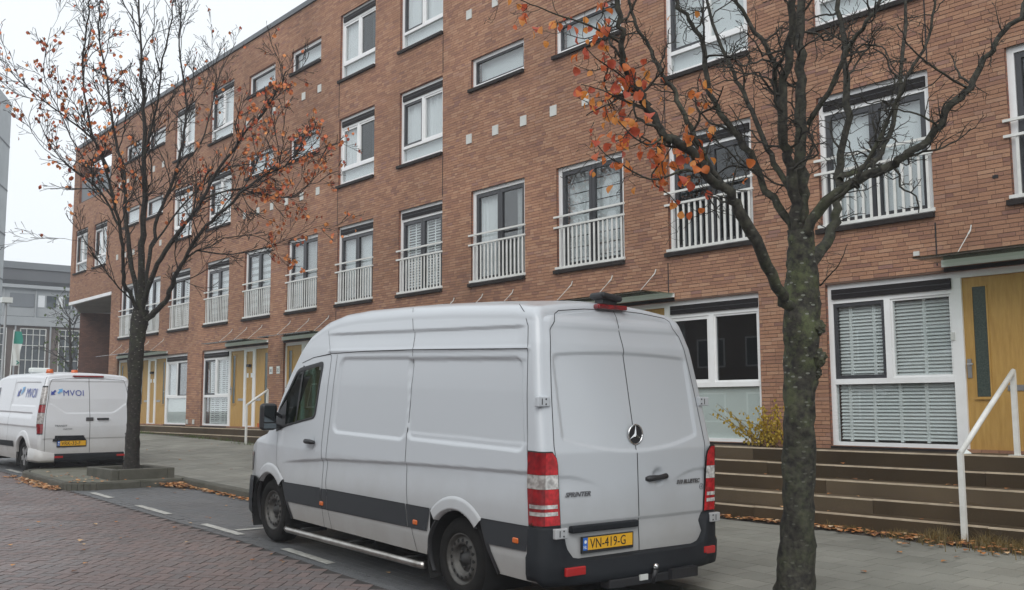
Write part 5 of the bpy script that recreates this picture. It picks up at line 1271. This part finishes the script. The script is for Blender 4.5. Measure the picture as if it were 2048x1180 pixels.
FAR = [
 (0.15, 0.105, [(-18.78,6.61,0.73),(-18.7,6.59,1.35),(-18.62,6.56,2.08),(-18.52,6.53,2.86),(-18.45,6.53,3.36),(-18.39,6.54,3.68)]),
 (0.05, 0.012, [(-18.44,6.5,3.54),(-18.36,6.4,3.83),(-18.24,6.17,4.13),(-18.01,6.05,4.6),(-17.81,5.88,5.16),(-17.73,5.74,5.56),(-17.67,5.55,6.15),(-17.68,5.27,6.8),(-17.65,5.12,7.82),(-17.55,5.13,8.45),(-17.46,5.14,8.97)]),
 (0.06, 0.012, [(-18.4,6.53,3.68),(-18.63,6.39,4.7),(-18.82,6.34,5.44),(-18.87,6.3,6.23),(-19.11,6.15,7.2),(-19.21,6.02,8.15),(-19.34,5.88,8.97),(-19.24,5.85,9.75)]),
 (0.085, 0.014, [(-18.39,6.54,3.68),(-18.29,6.48,4.67),(-18.21,6.46,5.37),(-18.13,6.42,6.04),(-18.14,6.38,7.18),(-18.09,6.29,7.93),(-18.04,6.2,8.86),(-17.99,6.1,9.69)]),
 (0.05, 0.012, [(-18.35,6.56,3.91),(-18.65,6.8,4.9),(-18.71,6.92,5.51),(-18.64,7.18,6.32),(-18.53,7.3,7.25),(-18.55,7.32,7.86),(-18.65,7.18,8.9),(-18.53,7.16,9.77)]),
 (0.035, 0.01, [(-18.11,6.4,6.37),(-17.92,6.39,6.75),(-17.64,6.44,7.47),(-17.41,6.43,8.16),(-17.25,6.5,8.89),(-17.18,6.48,9.44)]),
 (0.06, 0.012, [(-18.37,6.56,3.73),(-17.86,6.58,4.35),(-17.45,6.68,4.78),(-16.97,6.86,5.23),(-16.73,6.94,5.5),(-16.21,7.12,6.17),(-15.63,7.39,6.74),(-15.3,7.56,7.13),(-15.12,7.69,7.58)]),
 (0.07, 0.012, [(-18.41,6.55,3.45),(-18.13,6.71,3.62),(-17.76,6.79,3.88),(-17.59,6.79,4.12),(-17.2,6.87,4.5),(-16.79,6.96,4.95),(-16.28,7.19,5.31),(-15.72,7.47,5.77),(-15.27,7.8,5.97),(-14.94,7.96,6.41)]),
 (0.022, 0.006, [(-17.2,6.87,4.5),(-16.95,6.98,4.64),(-16.71,7.1,4.68),(-16.44,7.25,4.82),(-16.0,7.61,4.85),(-15.82,7.85,4.7)]),
 (0.016, 0.005, [(-16.94,6.99,4.64),(-16.81,7.47,4.61),(-16.61,7.85,4.68),(-16.33,8.3,4.86),(-16.12,8.68,5.06)]),
 (0.028, 0.006, [(-17.68,5.65,5.99),(-17.66,5.35,6.51),(-17.69,4.94,6.81),(-17.81,4.43,7.17),(-17.9,4.12,7.44),(-17.98,3.97,7.72)]),
 (0.026, 0.006, [(-17.81,5.88,5.1),(-17.87,5.55,5.69),(-18.03,5.14,6.02),(-18.13,4.81,6.38),(-18.23,4.6,6.9)]),
 (0.018, 0.004, [(-18.44,6.46,3.8),(-18.21,6.06,4.04),(-18.07,5.7,4.41),(-17.97,5.46,4.67),(-17.99,5.21,5.05)]),
 (0.022, 0.005, [(-17.73,5.74,5.56),(-18.18,5.6,5.98),(-18.57,5.34,6.57),(-18.84,5.04,7.36),(-18.94,4.82,7.94),(-18.78,4.87,8.76)]),
 (0.025, 0.006, [(-18.65,6.8,4.9),(-18.67,7.26,5.63),(-18.61,7.71,6.18),(-18.45,8.15,6.56),(-18.08,8.71,6.73),(-17.7,9.27,6.96)]),
 (0.022, 0.006, [(-18.64,7.18,6.32),(-18.34,7.57,7.0),(-18.25,7.71,7.7),(-18.16,7.85,8.41),(-17.92,8.03,8.99)]),
 (0.02, 0.006, [(-16.73,6.94,5.5),(-16.27,7.29,5.67),(-15.85,7.65,5.57),(-15.52,8.05,5.52),(-15.15,8.42,5.95)]),
]
class Tubes:
    def __init__(s): s.V = []; s.F = []; s.n = 0; s.moss = []
    def add(s, P, R, k, moss=0.):
        P = np.asarray(P, float); n = len(P); D = np.gradient(P, axis=0); D /= np.linalg.norm(D, axis=1)[:, None]+1e-9
        a = np.array([0, 0, 1.]) if abs(D[0, 2]) < .9 else np.array([1., 0, 0]); E1 = np.zeros_like(P); 
        for i in range(n): e = a-D[i]*a.dot(D[i]); e /= np.linalg.norm(e)+1e-9; E1[i] = e; a = e
        E2 = np.cross(D, E1); t = np.arange(k)*2*np.pi/k
        R = np.asarray(R, float)
        Rk = R[:, None]*np.ones(k)[None]
        if R.max() > .03: Rk = Rk*(1+.06*np.sin(P[:, 2:3]*9+t[None]*2)+.05*np.sin(P[:, 2:3]*23+t[None]*3+1)+.035*np.random.RandomState(int(R[0]*1e5) % 9999).randn(n, k))
        V = P[:, None]+E1[:, None]*(np.cos(t)[None, :, None]*Rk[..., None])+E2[:, None]*(np.sin(t)[None, :, None]*Rk[..., None])
        s.V.append(V.reshape(-1, 3)); i, j = np.meshgrid(np.arange(n-1), np.arange(k), indexing='ij'); j2 = (j+1) % k
        s.F.append(np.stack([i*k+j, i*k+j2, (i+1)*k+j2, (i+1)*k+j], -1).reshape(-1, 4)+s.n); s.n += n*k; s.moss.append(np.full((n-1)*k, moss) if np.isscalar(moss) else np.repeat(np.asarray(moss)[:-1], k))
    def build(s, name, m, par, org):
        me = new_mesh(name, np.concatenate(s.V)-org, np.concatenate(s.F), True)
        a = me.attributes.new('moss', 'FLOAT', 'FACE'); a.data.foreach_set('value', np.concatenate(s.moss).astype(np.float32))
        return link(name, me, m, par)
def smooth_line(P, sub=5):
    P = np.asarray(P, float); n = len(P); out = []
    for i in range(n-1):
        p0, p1, p2, p3 = P[max(i-1, 0)], P[i], P[i+1], P[min(i+2, n-1)]
        for t in np.arange(sub)/sub: out.append(.5*((2*p1)+(-p0+p2)*t+(2*p0-5*p1+4*p2-p3)*t*t+(-p0+3*p1-3*p2+p3)*t**3))
    out.append(P[-1]); return np.array(out)
def grow(tb, tips, rs, p, d, L, r, lev, cfg, nodes=None):
    """one twig and its children"""
    n = max(3, int(L/cfg['seg'])); P = [p]; q = d.copy()
    for i in range(n):
        q = q+rs.randn(3)*cfg['wob']+np.array([0, 0, cfg['up']]); q /= np.linalg.norm(q); P.append(P[-1]+q*L/n)
    P = np.array(P); R = np.linspace(r, max(r*.35, cfg['rmin']), n+1); tb.add(P, R, 5 if r > .008 else (4 if r > .004 else 3), 0.25 if r > .012 else 0)
    tips.append((P[-1], q, r, lev))
    if lev <= 0: return
    m = cfg['kids'][lev]
    for c in range(m):
        f = .15+.8*(c+rs.rand())/m; i = min(int(f*n), n-1); b = P[i]+(P[i+1]-P[i])*(f*n-i)
        ax = np.cross(P[i+1]-P[i], rs.randn(3)); ax /= np.linalg.norm(ax)+1e-9; dd = (P[i+1]-P[i])/np.linalg.norm(P[i+1]-P[i])
        a = math.radians(rs.uniform(*cfg['ang'])); nd = dd*math.cos(a)+ax*math.sin(a)
        grow(tb, tips, rs, b, nd, L*rs.uniform(*cfg['ratio'])*(1-.35*f), r*.55*(1-.3*f), lev-1, cfg)
def tree(name, label, base, LIMBS, m, cfg, seed, flare=None):
    rs = np.random.RandomState(seed); t = thing(name, label, 'tree', base); org = np.array(base, float)
    tk = Tubes(); tb = Tubes(); tips = []
    for li, (r0, r1, pts) in enumerate(LIMBS):
        P = smooth_line(pts, 6 if li == 0 else 4); n = len(P); f = np.linspace(0, 1, n)
        if li: P[1:-1] += rs.randn(n-2, 3)*min(.012, r0*.25)
        R = (r0+(r1-r0)*f**.8)*(1 if li == 0 else (.86 if r0 > .02 else 1))
        if li == 0:
            z = P[:, 2]-P[0, 2]; R = flare(z) if flare else R
        thick = r0 > .02; (tk if thick else tb).add(P, R, 20 if li == 0 else (12 if r0 > .04 else (8 if thick else 5)), np.interp(P[:, 2]-base[2], [0, 1.4, 2.1], [.25, .35, 1.0]) if li == 0 else np.interp(np.linspace(0, 1, n), [0, .15, .5], [.8, .35, .1]))
        if li == 0: continue
        L = np.linalg.norm(np.diff(P, axis=0), axis=1).sum(); cnt = int(L*cfg['dens']*(1 if r0 > .012 else cfg['twigf']))
        for c in range(cnt):
            f0 = cfg['start'] if r0 > .035 else .12
            x = f0+(1-f0)*(c+rs.rand())/cnt; i = min(int(x*(n-1)), n-2); b = P[i]+(P[i+1]-P[i])*(x*(n-1)-i); dd = P[i+1]-P[i]; dd /= np.linalg.norm(dd)
            ax = np.cross(dd, rs.randn(3)); ax /= np.linalg.norm(ax); a = math.radians(rs.uniform(*cfg['ang'])); nd = dd*math.cos(a)+ax*math.sin(a)
            big = rs.rand() < .35; rr = min(R[i]*.5, .011 if big else .0055)*cfg['rs']
            grow(tb, tips, rs, b, nd, rs.uniform(*(cfg['long'] if big else cfg['short']))*(1 if r0 > .012 else .6), rr, (2 if big else 1) if r0 > .012 else 1, cfg)
        tips.append((P[-1], P[-1]-P[-2], r1, 2))
    tk.build('trunk', m, t, org); tb.build('branches', m, t, org); return t, tips, rs
FL = lambda z: np.interp(z, [0, .10, .3, .6, 1.0, 1.7, 2.15, 2.25, 2.4, 2.9, 3.2], [.205, .185, .155, .138, .130, .128, .133, .150, .150, .115, .10])
tn, tipsN, rsN = tree('street_tree', 'thick-trunked mossy tree with gnarled bare branches, standing behind the tall white van', NEAR[0][2][0], NEAR, M['bark'],
    dict(seg=.05, wob=.34, up=.07, rmin=.0022, kids=[0, 4, 5], ang=(35, 80), ratio=(.30, .55), dens=10, start=.18, long=(.35, .85), short=(.08, .28), rs=1.05, twigf=.7), 3, FL)
FL2 = lambda z: np.interp(z, [0, .15, .4, 1.0, 1.8, 2.3, 2.9], [.165, .145, .125, .118, .125, .14, .145])
tf, tipsF, rsF = tree('street_tree', 'slender tree with a fan of fine twigs and russet leaves, in the square kerb planter', FAR[0][2][0], FAR, M['bark2'],
    dict(seg=.11, wob=.15, up=.06, rmin=.0058, kids=[0, 5, 5], ang=(18, 48), ratio=(.35, .6), dens=6.8, start=.28, long=(.6, 1.25), short=(.2, .5), rs=1.1, twigf=.8), 5, FL2)
# burr on the near trunk
for (zz, a_, s_) in ((2.28, -.2, .075), (2.52, -.35, .06), (2.16, -.05, .045)):
    bm = bmesh.new(); bmesh.ops.create_icosphere(bm, subdivisions=3, radius=s_)
    for v in bm.verts: v.co *= 1+rnd.uniform(-.22, .22)
    me = bpy.data.meshes.new('burr'); bm.to_mesh(me); bm.free()
    o = link('burr', me, M['bark'], tn); b0 = np.interp(zz, [p[2] for p in NEAR[0][2]], [p[0] for p in NEAR[0][2]]); b1 = np.interp(zz, [p[2] for p in NEAR[0][2]], [p[1] for p in NEAR[0][2]])
    og = NEAR[0][2][0]; o.location = (b0+.14*math.cos(.7+a_)-og[0], b1+.10*math.sin(.7+a_)-og[1], zz-og[2])
    a = me.attributes.new('moss', 'FLOAT', 'FACE'); a.data.foreach_set('value', [.6]*len(me.polygons))

# leaves
def leaf_mesh(name, L, W, curl, m, seed=0):
    r = np.random.RandomState(seed); prof = [(0, .0), (.10, .25), (.28, .48), (.5, .5), (.72, .36), (.88, .16), (1, .0)]; V = []; F = []
    V.append((0, 0, .0)); V.append((0, 0, -.18*L))
    for t, w in prof:
        z = -.18*L-t*L; y = curl*math.sin(t*2.4)*L*.35; V += [(-w*W, y+abs(w)*W*.35, z), (0, y, z), (w*W, y+abs(w)*W*.35, z)]
    for i in range(len(prof)-1):
        b = 2+i*3; F += [(b, b+1, b+4, b+3), (b+1, b+2, b+5, b+4)]
    n = len(V); V += [(-.0012, 0, 0), (.0012, 0, 0), (.0012, 0, -.2*L), (-.0012, 0, -.2*L)]; F.append((n, n+1, n+2, n+3))
    me = new_mesh(name, V, F, True); me.materials.append(m); return me
LME = [leaf_mesh('leaf', 1, .78+.1*(i % 3), .3+.5*(i % 3), LM[i % 5], i) for i in range(10)]
def near_leaf(p, s, cl):
    k = rnd.choice(cl); me = LME[k+5*rnd.randint(0, 1)]; o = link('leaf', me, None, tn); og = Vector(NEAR[0][2][0])
    o.location = Vector(p)-og; o.scale = (s, s, s); o.rotation_euler = (rnd.uniform(-.5, .5), rnd.uniform(-.55, .55), rnd.uniform(0, 6.28))
cand = []
for p, q, r, lev in tipsN:
    x, y, d = px(*p)
    cand.append((p, x, y))
cnt = 0; rnd.shuffle(cand)
for p, x, y in cand:
    pr = 0
    if 1000 < x < 1215 and y < 130: pr = 1
    elif 1150 < x < 1300 and 110 < y < 260: pr = .75
    elif 1170 < x < 1400 and 260 <= y < 440: pr = .8
    elif 1300 <= x < 1420 and 150 < y < 430: pr = .22
    elif x < 1520: pr = .01
    elif 1640 < x < 1700 and 480 < y < 600: pr = .1
    if rnd.random() < pr and cnt < 290:
        near_leaf(p, rnd.uniform(.042, .088), [0, 1, 0, 4, 1, 2] if y > 180 else [0, 4, 1, 2]); cnt += 1
for (x, y, z) in ((-5.2, 6.6, 4.1),): pass
V_ = []; F_ = []; TN = []
def leaf_quads(V, F, p, s, rs, up=False):
    a = rs.uniform(0, 6.28); tl = rs.uniform(-.6, .6); c, si = math.cos(a), math.sin(a)
    prof = [(0, 0), (.35, .42), (.7, .36), (1, 0)]; n = len(V); k = 0; out = []
    for t, w in prof:
        for sg in ((-1, 1) if w else (0,)):
            x = sg*w*s; z = -t*s; y = .12*s*math.sin(3*t)+abs(sg)*.1*s
            if up: x, y, z = x, t*s-.5*s, y*.8+.004+rs.uniform(0, .006)
            else: y += tl*t*s
            out.append((p[0]+x*c-y*si, p[1]+x*si+y*c, p[2]+z))
    V += out; F += [(n, n+2, n+1), (n+1, n+2, n+4, n+3), (n+3, n+4, n+5)]
def soup(name, V, F, m, par, tones=None, org=(0, 0, 0), smooth=False):
    me = new_mesh(name, np.array(V)-np.array(org), F, smooth)
    if tones is not None: a = me.attributes.new('tone', 'FLOAT', 'FACE'); a.data.foreach_set('value', np.array(tones, np.float32))
    o = link(name, me, m, par); o['kind'] = 'stuff'; return o
M['farleaf'] = tone_mat('russet_leaf', [(.34, .06, .04), (.50, .11, .045), (.60, .17, .055), (.70, .28, .08), (.42, .05, .05)], rough=.6, bump=0)
V_, F_, T_ = [], [], []
for p, q, r, lev in tipsF:
    x, y, d = px(*p); pr = 0
    if x < 260 and 60 < y < 420: pr = .26
    elif x > 480 and 150 < y < 420: pr = .42
    elif x > 380 and y > 150 and y < 420: pr = .12
    elif y < 470: pr = .04
    if x > 540 and y > 300: pr = .35
    if rsF.rand() < pr:
        for _ in range(1+(rsF.rand() < .4)):
            leaf_quads(V_, F_, p+rsF.randn(3)*.03, rsF.uniform(.058, .09), rsF); T_ += [rsF.beta(2, 2)]*3
soup('leaves', V_, F_, M['farleaf'], tf, T_, FAR[0][2][0])

# fallen leaves: drifts against the kerbs and a thin scatter
def litter(name, label, spots, s=(.05, .10)):
    V, F, T = [], [], []
    for x, y, z, in spots: leaf_quads(V, F, (x, y, z), rnd.uniform(*s), nrs, True); T += [float(np.clip(nrs.beta(2, 1.7), 0, 1))]*3
    o = soup(name, V, F, M['litter'], None, T); tag(o, label, 'leaves', kind='stuff'); return o
sp = []
def zg(x, y):
    t = y-SK*x
    if t > T_KERB+.02 or (-20.9 < x < -17.72 and t > T_BULB+.1): return float(zr(x))+.124 if t < T_KERB+.1 else float(zp(x, y))+.002
    return float(zr(x))+.003
for _ in range(340):
    x = rnd.uniform(-21.2, -18.0); t = T_BULB-.04-abs(rnd.gauss(0, .09)); hh = rnd.random()*.05*max(0, 1-(T_BULB-t)*5)
    if -21 < x < -20.1: t += .25*( -20.1-x)
    sp.append((x, ty(x, t), float(zr(x))+hh))
for _ in range(300):
    x = rnd.uniform(-17.66, -17.66+abs(rnd.gauss(0, .35))+.05); t = T_KERB-.05-abs(rnd.gauss(0, .16)); sp.append((x, ty(x, t), float(zr(x))+rnd.random()*.06))
for _ in range(230):
    x = rnd.uniform(-17.3, -13.5); t = T_KERB-.03-abs(rnd.gauss(0, .06)); sp.append((x, ty(x, t), float(zr(x))+rnd.random()*.02))
for _ in range(28): x = rnd.uniform(-20.5, -17.8); y = rnd.uniform(5.3, 5.95); sp.append((x, y, zg(x, y)))
litter('fallen_leaves', 'drift of brown and orange fallen leaves along the kerb of the rounded island', sp)
sp = []
for _ in range(170):
    x = rnd.uniform(-30, -4); y = rnd.choice([rnd.uniform(2.2, 5.2), rnd.uniform(5.2, 7), rnd.uniform(7, 10.8)]); sp.append((x, y, zg(x, y)))
sp += [(-9.6, 4.95, .31), (-9.5, 4.92, .315), (-6.9, 5.25, .24), (-5.2, 9.0, .3), (-5.9, 8.6, .3), (-4.2, 7.9, .25)]
litter('scattered_leaves', 'thin scatter of single fallen leaves over road and pavement', sp, (.04, .075))
sp = []
for _ in range(400):
    x = rnd.uniform(-8.6, -2.5); w_ = np.interp(x, [-8.6, -7, -5.5, -2.5], [.05, .16, .38, .6]); y = 10.86-abs(rnd.gauss(0, w_*.6)); sp.append((x, y, float(zp(x, y))+.01+rnd.random()*.03))
for _ in range(26): x = rnd.uniform(-8.5, -3); sp.append((x, rnd.choice([10.95, 11.25, 11.55, 11.83])+rnd.uniform(0, .1), 0)); 
sp = [(x, y, z if z else 1.29-.175*(4-int((y-10.89)/.29))+.004) for x, y, z in sp]
litter('verge_leaves', 'brown and yellow leaves lying in the dry grass at the foot of the steps', sp)
# dry grass verge and green weeds
def blades(name, label, cat, pts, hgt, m, seed, lean=.5):
    rs = np.random.RandomState(seed); V, F = [], []
    for x, y, z, k in pts:
        h = rs.uniform(*hgt)*k; a = rs.uniform(0, 6.28); l = rs.uniform(.1, lean)*h; w = rs.uniform(.003, .006); c, s = math.cos(a), math.sin(a); n = len(V)
        for t in (0, .5, 1): V += [(x+c*l*t*t-s*w*(1-t), y+s*l*t*t+c*w*(1-t), z+h*(t-.25*t*t*l/h)), (x+c*l*t*t+s*w*(1-t), y+s*l*t*t-c*w*(1-t), z+h*(t-.25*t*t*l/h))]
        F += [(n, n+1, n+3, n+2), (n+2, n+3, n+5, n+4)]
    return tag(soup(name, V, F, m, None), label, cat, kind='stuff')
pts = []
for _ in range(5200):
    x = rnd.uniform(-7.0, -2.0); cl = math.sin(x*5.1)+math.sin(x*11.3+1)+math.sin(x*2.3); w_ = np.interp(x, [-7, -6.2, -5.4, -2], [.04, .14, .32, .45])
    if cl < -.4 and rnd.random() < .8: continue
    y = 10.87-abs(rnd.gauss(0, w_*.6)); pts.append((x, y, float(zp(x, y)), .5+.5*max(0, cl)/2+.4*(abs(x+5.35) < .35)))
blades('dry_grass', 'strip of dry brown grass growing along the foot of the steps at the right', 'grass', pts, (.07, .22), M['grass_dry'], 1, 1.2)
pts = []
for _ in range(1500):
    x = -rnd.uniform(20, 34); cl = math.sin(x*1.3)+math.sin(x*3.1)
    if cl < 0 and rnd.random() < .8: continue
    y = (11.45 if x > -25 else 11.74)-abs(rnd.gauss(0, .12)); pts.append((x, y, float(zp(x, y)), 1))
blades('weeds', 'green weeds along the foot of the low steps by the far doors', 'weeds', pts, (.05, .16), M['weed'], 2, 1.0)
mb = MB(); xs_ = np.linspace(-9, -1.5, 40)
mb.grid([[(x, 10.90, float(zp(x, 10.9))+.03*np.interp(x, [-9, -6, -1.5], [.1, .8, 1.2])), (x, 10.90-.3*np.interp(x, [-9, -6, -1.5], [.15, .7, 1.8])+.04*math.sin(x*9), float(zp(x, 10.6))+.012), (x, 10.90-.38*np.interp(x, [-9, -6, -1.5], [.2, .7, 1.8])+.05*math.sin(x*7), float(zp(x, 10.5))-.01)] for x in xs_]); tag(mb.build('verge_soil', M['soil']), kind='structure')
# yellow shrub on the terrace
sh = thing('yellow_shrub', 'sprawling yellow-leaved shrub growing on the terrace below the dark ground floor window', 'shrub', (-8.85, 12.3, 1.29))
tb = Tubes(); rs = np.random.RandomState(9); V, F = [], []
for i in range(30):
    p = np.array([-8.85+rs.randn()*.16, 12.32+rs.randn()*.06, 1.27]); d = np.array([rs.randn()*.42-.10, -abs(rs.randn())*.22+.02, 1]); d /= np.linalg.norm(d); L = rs.uniform(.35, .85)
    if i < 3: d = np.array([-.75, -.1, .75]); L = 1.0
    P = [p]
    for q in range(8): d = d+rs.randn(3)*.10+np.array([-.02, 0, -.035]); d /= np.linalg.norm(d); P.append(P[-1]+d*L/8)
    P = np.array(P); P[:, 1] = np.minimum(P[:, 1], 12.56); tb.add(P, np.linspace(.006, .002, 9), 4)
    for q in range(26):
        f = rs.uniform(.15, 1)*8; j = min(int(f), 7); b = P[j]+(P[j+1]-P[j])*(f-j)+rs.randn(3)*.022; b[1] = min(b[1], 12.57); leaf_quads(V, F, b, rs.uniform(.03, .055), rs)
tb.build('stems', M['twig'], sh, np.array([-8.85, 12.3, 1.29])); soup('leaves', V, F, M['shrubleaf'], sh, None, (-8.85, 12.3, 1.29))

# ---------------------------------------------------------------- far end of the street
def solid(name, par, m, x0, x1, y0, y1, z0, z1): return MB().box(x0, x1, y0, y1, z0, z1).build(name, M[m], par)
fb = thing('hall_building', 'far brown brick hall with tall white-gridded windows under a pale concrete band', 'building', (-86, 22, 1.2))
solid('wall', fb, 'haze_brick', -92, -85.2, 6, 36, .9, 8.3); solid('concrete_band', fb, 'far_conc', -92, -84.9, 6, 36, 8.3, 9.0)
for y0 in (17.95, 20.86, 23.75, 26.65, 15.1):
    y1 = y0+1.95 if y0 != 23.75 else y0+2.1
    w = MB(); w.box(-85.16, -85.05, y0, y0+.07, 2.6, 8.1); w.box(-85.16, -85.05, y1-.07, y1, 2.6, 8.1); w.box(-85.16, -85.05, y0+.07, y1-.07, 8.03, 8.1)
    for q in (1, 2, 3): y = y0+(y1-y0)*q/4; w.box(-85.15, -85.06, y-.025, y+.025, 2.6, 8.03)
    for z in (7.6, 6.75, 5.6, 4.3): w.box(-85.152, -85.058, y0+.07, y1-.07, z-.025, z+.025)
    f = w.build('window', M['white_rail'], fb); MB().box(-85.19, -85.165, y0+.05, y1-.05, 2.6, 8.06).build('pane', M['far_glass'], f)
for y in (20.5, 23.1, 26.2): MB().box(-85.1, -84.95, y-.05, y+.05, 1.2, 8.6).build('drainpipe', M['far_conc'], fb)
ub = thing('office_building', 'far grey office block with a flat roof rising behind the brick hall', 'building', (-96, 24, 1.2))
solid('wall', ub, 'far_conc', -100, -94.05, 18, 40, 1, 12.25); solid('roof_edge', ub, 'far_conc', -100.2, -93.7, 17.8, 40.2, 12.25, 12.55)
for a, b, z0, z1, m in ((19.6, 21.3, 10.5, 11.9, 'far_panel'), (22.05, 24.15, 10.55, 11.85, 'far_panel'), (24.35, 25.0, 10.6, 11.75, 'curtain'), (25.06, 25.95, 10.6, 11.75, 'far_glass'), (26.05, 26.5, 10.6, 11.75, 'curtain'), (26.6, 27.5, 10.6, 11.75, 'far_glass'), (27.6, 29.4, 10.5, 11.9, 'far_panel'), (19.5, 30, 9.55, 9.85, 'far_glass')):
    f = MB(); f.frame(a, b, z0, z1, .05, -94.04, -93.98); f = f.build('window', M['white_rail'], ub); MB().box(-94.045, -94.0, a+.05, b-.05, z0+.05, z1-.05).build('pane', M[m], f)
f = None
for q, m in ((19.6, 0), (25.3, 1)): pass
for y in (21.6, 24.2, 27.2): MB().box(-94.1, -93.9, y-.05, y+.05, 9.4, 12.2).build('pilaster', M['far_conc'], ub)
MB().box(-97, -96, 25.2, 25.9, 12.5, 13.3).build('chimney', M['far_dark'], ub)
gb = thing('footbridge', 'dark grey enclosed concrete bridge spanning above the far rooftops', 'bridge', (-84, 22, 10))
solid('deck', gb, 'far_dark', -88.5, -85.5, 16, 34, 11.95, 12.85); solid('parapet', gb, 'far_panel', -88.6, -85.4, 16, 34, 12.86, 13.4); 
solid('support', gb, 'far_dark', -88, -86, 17.5, 18.6, 1.0, 11.94); solid('support', gb, 'far_dark', -85.5, -83.5, 33, 34, 1.0, 11.94)
tw = thing('tower_block', 'tall grey concrete tower cut off by the left edge', 'building', (-70, 14, 1.2))
A0 = Vector((-70, 15.98, 0)); dv = Vector((-.903, .429, 0)); pv = Vector((-.429, -.903, 0)); q0 = A0-dv*7; q1 = A0; q2 = A0+pv*9; q3 = q0+pv*9
mb = MB(); z0, z1 = 1.0, 21.7
for a, b in ((q0, q1), (q1, q2), (q2, q3), (q3, q0)): mb.quad((a.x, a.y, z0), (b.x, b.y, z0), (b.x, b.y, z1), (a.x, a.y, z1))
mb.poly([(q.x, q.y, z1) for q in (q0, q1, q2, q3)]); mb.build('wall', M['far_conc'], tw)
for z in np.arange(4.2, 21, 2.9):
    a, b = q0-pv*.02, q1-pv*.02; mb = MB(); mb.quad((a.x, a.y, z), (b.x, b.y, z), (b.x, b.y, z+.12), (a.x, a.y, z+.12)); mb.build('floor_band', M['far_dark'], tw)
lp = thing('street_lamp', 'thin grey street lamp with a small square head in front of the far brick hall', 'street lamp', (-45, 10.4, .9))
mb = MB(); mb.tube([(-45, 10.4, .85), (-45, 10.45, 6.2)], [.07, .045], 8); mb.build('pole', M['far_conc'], lp); MB().box(-45.2, -44.8, 10.25, 10.65, 6.2, 6.42).build('lamp_head', M['flag'], lp)
fl = thing('feather_flag', 'white and green feather flag on a pole beyond the low white van', 'flag', (-38, 9.0, .8))
MB().tube([(-38, 8.98, .75), (-38, 9.13, 4.6)], .02, 6).build('pole', M['flag'], fl)
P = [[(-38+.03*math.sin(z*5+k), 9.0+.14*(z-.8)/3.8+(.30+.06*math.sin(z*3))*k/5*(1 if z < 4.2 else max(0, 1-(z-4.2)*1.0)), z) for k in range(6)] for z in np.linspace(3.35, 4.55, 12)]
mb = MB(); mb.grid(P[:8]); mb.build('flag_cloth', M['flag'], fl, True); mb = MB(); mb.grid(P[7:]); mb.build('flag_top', M['green'], fl, True)
mb = MB(); mb.tube([(-37.96, 9.24, 3.52), (-37.96, 9.32, 3.45), (-37.96, 9.24, 3.40)], .02, 6); mb.build('flag_emblem', M['green'], fl)
tb = Tubes(); rs = np.random.RandomState(21); tips = []; bt = thing('small_tree', 'thin half-bare tree in front of the far office building', 'tree', (-60, 17.6, 1.0))
tb.add([(-60, 17.6, 1), (-60, 17.5, 4), (-60, 17.3, 7)], [.12, .09, .05], 8)
cf = dict(seg=.25, wob=.16, up=.03, rmin=.008, kids=[0, 5, 5], ang=(25, 60), ratio=(.4, .6))
for i in range(16): grow(tb, tips, rs, np.array([-60, 17.5, rs.uniform(3.6, 7)]), np.array([rs.randn(), rs.randn()-.2, .9]), rs.uniform(1.2, 2.6), .03, 2, cf)
tb.build('trunk', M['bark2'], bt, np.array([-60, 17.6, 1.0])); V, F = [], []
for p, q, r, l in tips:
    if rs.rand() < .25: leaf_quads(V, F, p, .16, rs)
soup('leaves', V, F, M['weed'], bt, None, (-60, 17.6, 1.0))
# houses across the street, behind the camera, seen only as reflections
ob = thing('opposite_building', 'plain brick terrace across the street, facing the long apartment building', 'building', (-15, -16, -.5))
MB().box(-60, 14, -24, -16, -1.2, 8.9).build('wall', M['haze_brick'], ob)
wm = None
for z in (1.0, 3.8, 6.4):
    for i in range(23):
        x = -58+3.1*i
        if wm is None:
            q = MB(); q.frame(-.9, .9, 0, 1.5, .08, 0, .05); wm = new_mesh('window', q.v, q.f); q = MB(); q.box(-.82, .82, 0, .02, .08, 1.42); pm = new_mesh('pane', q.v, q.f)
        w = link('window', wm, M['white'], ob); w.location = (x+15, .005, z+.5); link('pane', pm, M['far_glass'], w)

# ---------------------------------------------------------------- damp air
hz = bpy.data.materials.new('haze'); hz.use_nodes = True; n = hz.node_tree; n.nodes.remove(n.nodes['Principled BSDF'])
pv_ = n.nodes.new('ShaderNodeVolumePrincipled'); pv_.inputs['Color'].default_value = (.92, .95, 1, 1); pv_.inputs['Density'].default_value = .0015; pv_.inputs['Anisotropy'].default_value = .2
n.links.new(pv_.outputs[0], n.nodes['Material Output'].inputs['Volume'])
tag(MB().box(-182, 82, -112, 152, -3.2, 24).build('haze', hz), kind='stuff')
SC.cycles.volume_bounces = 1
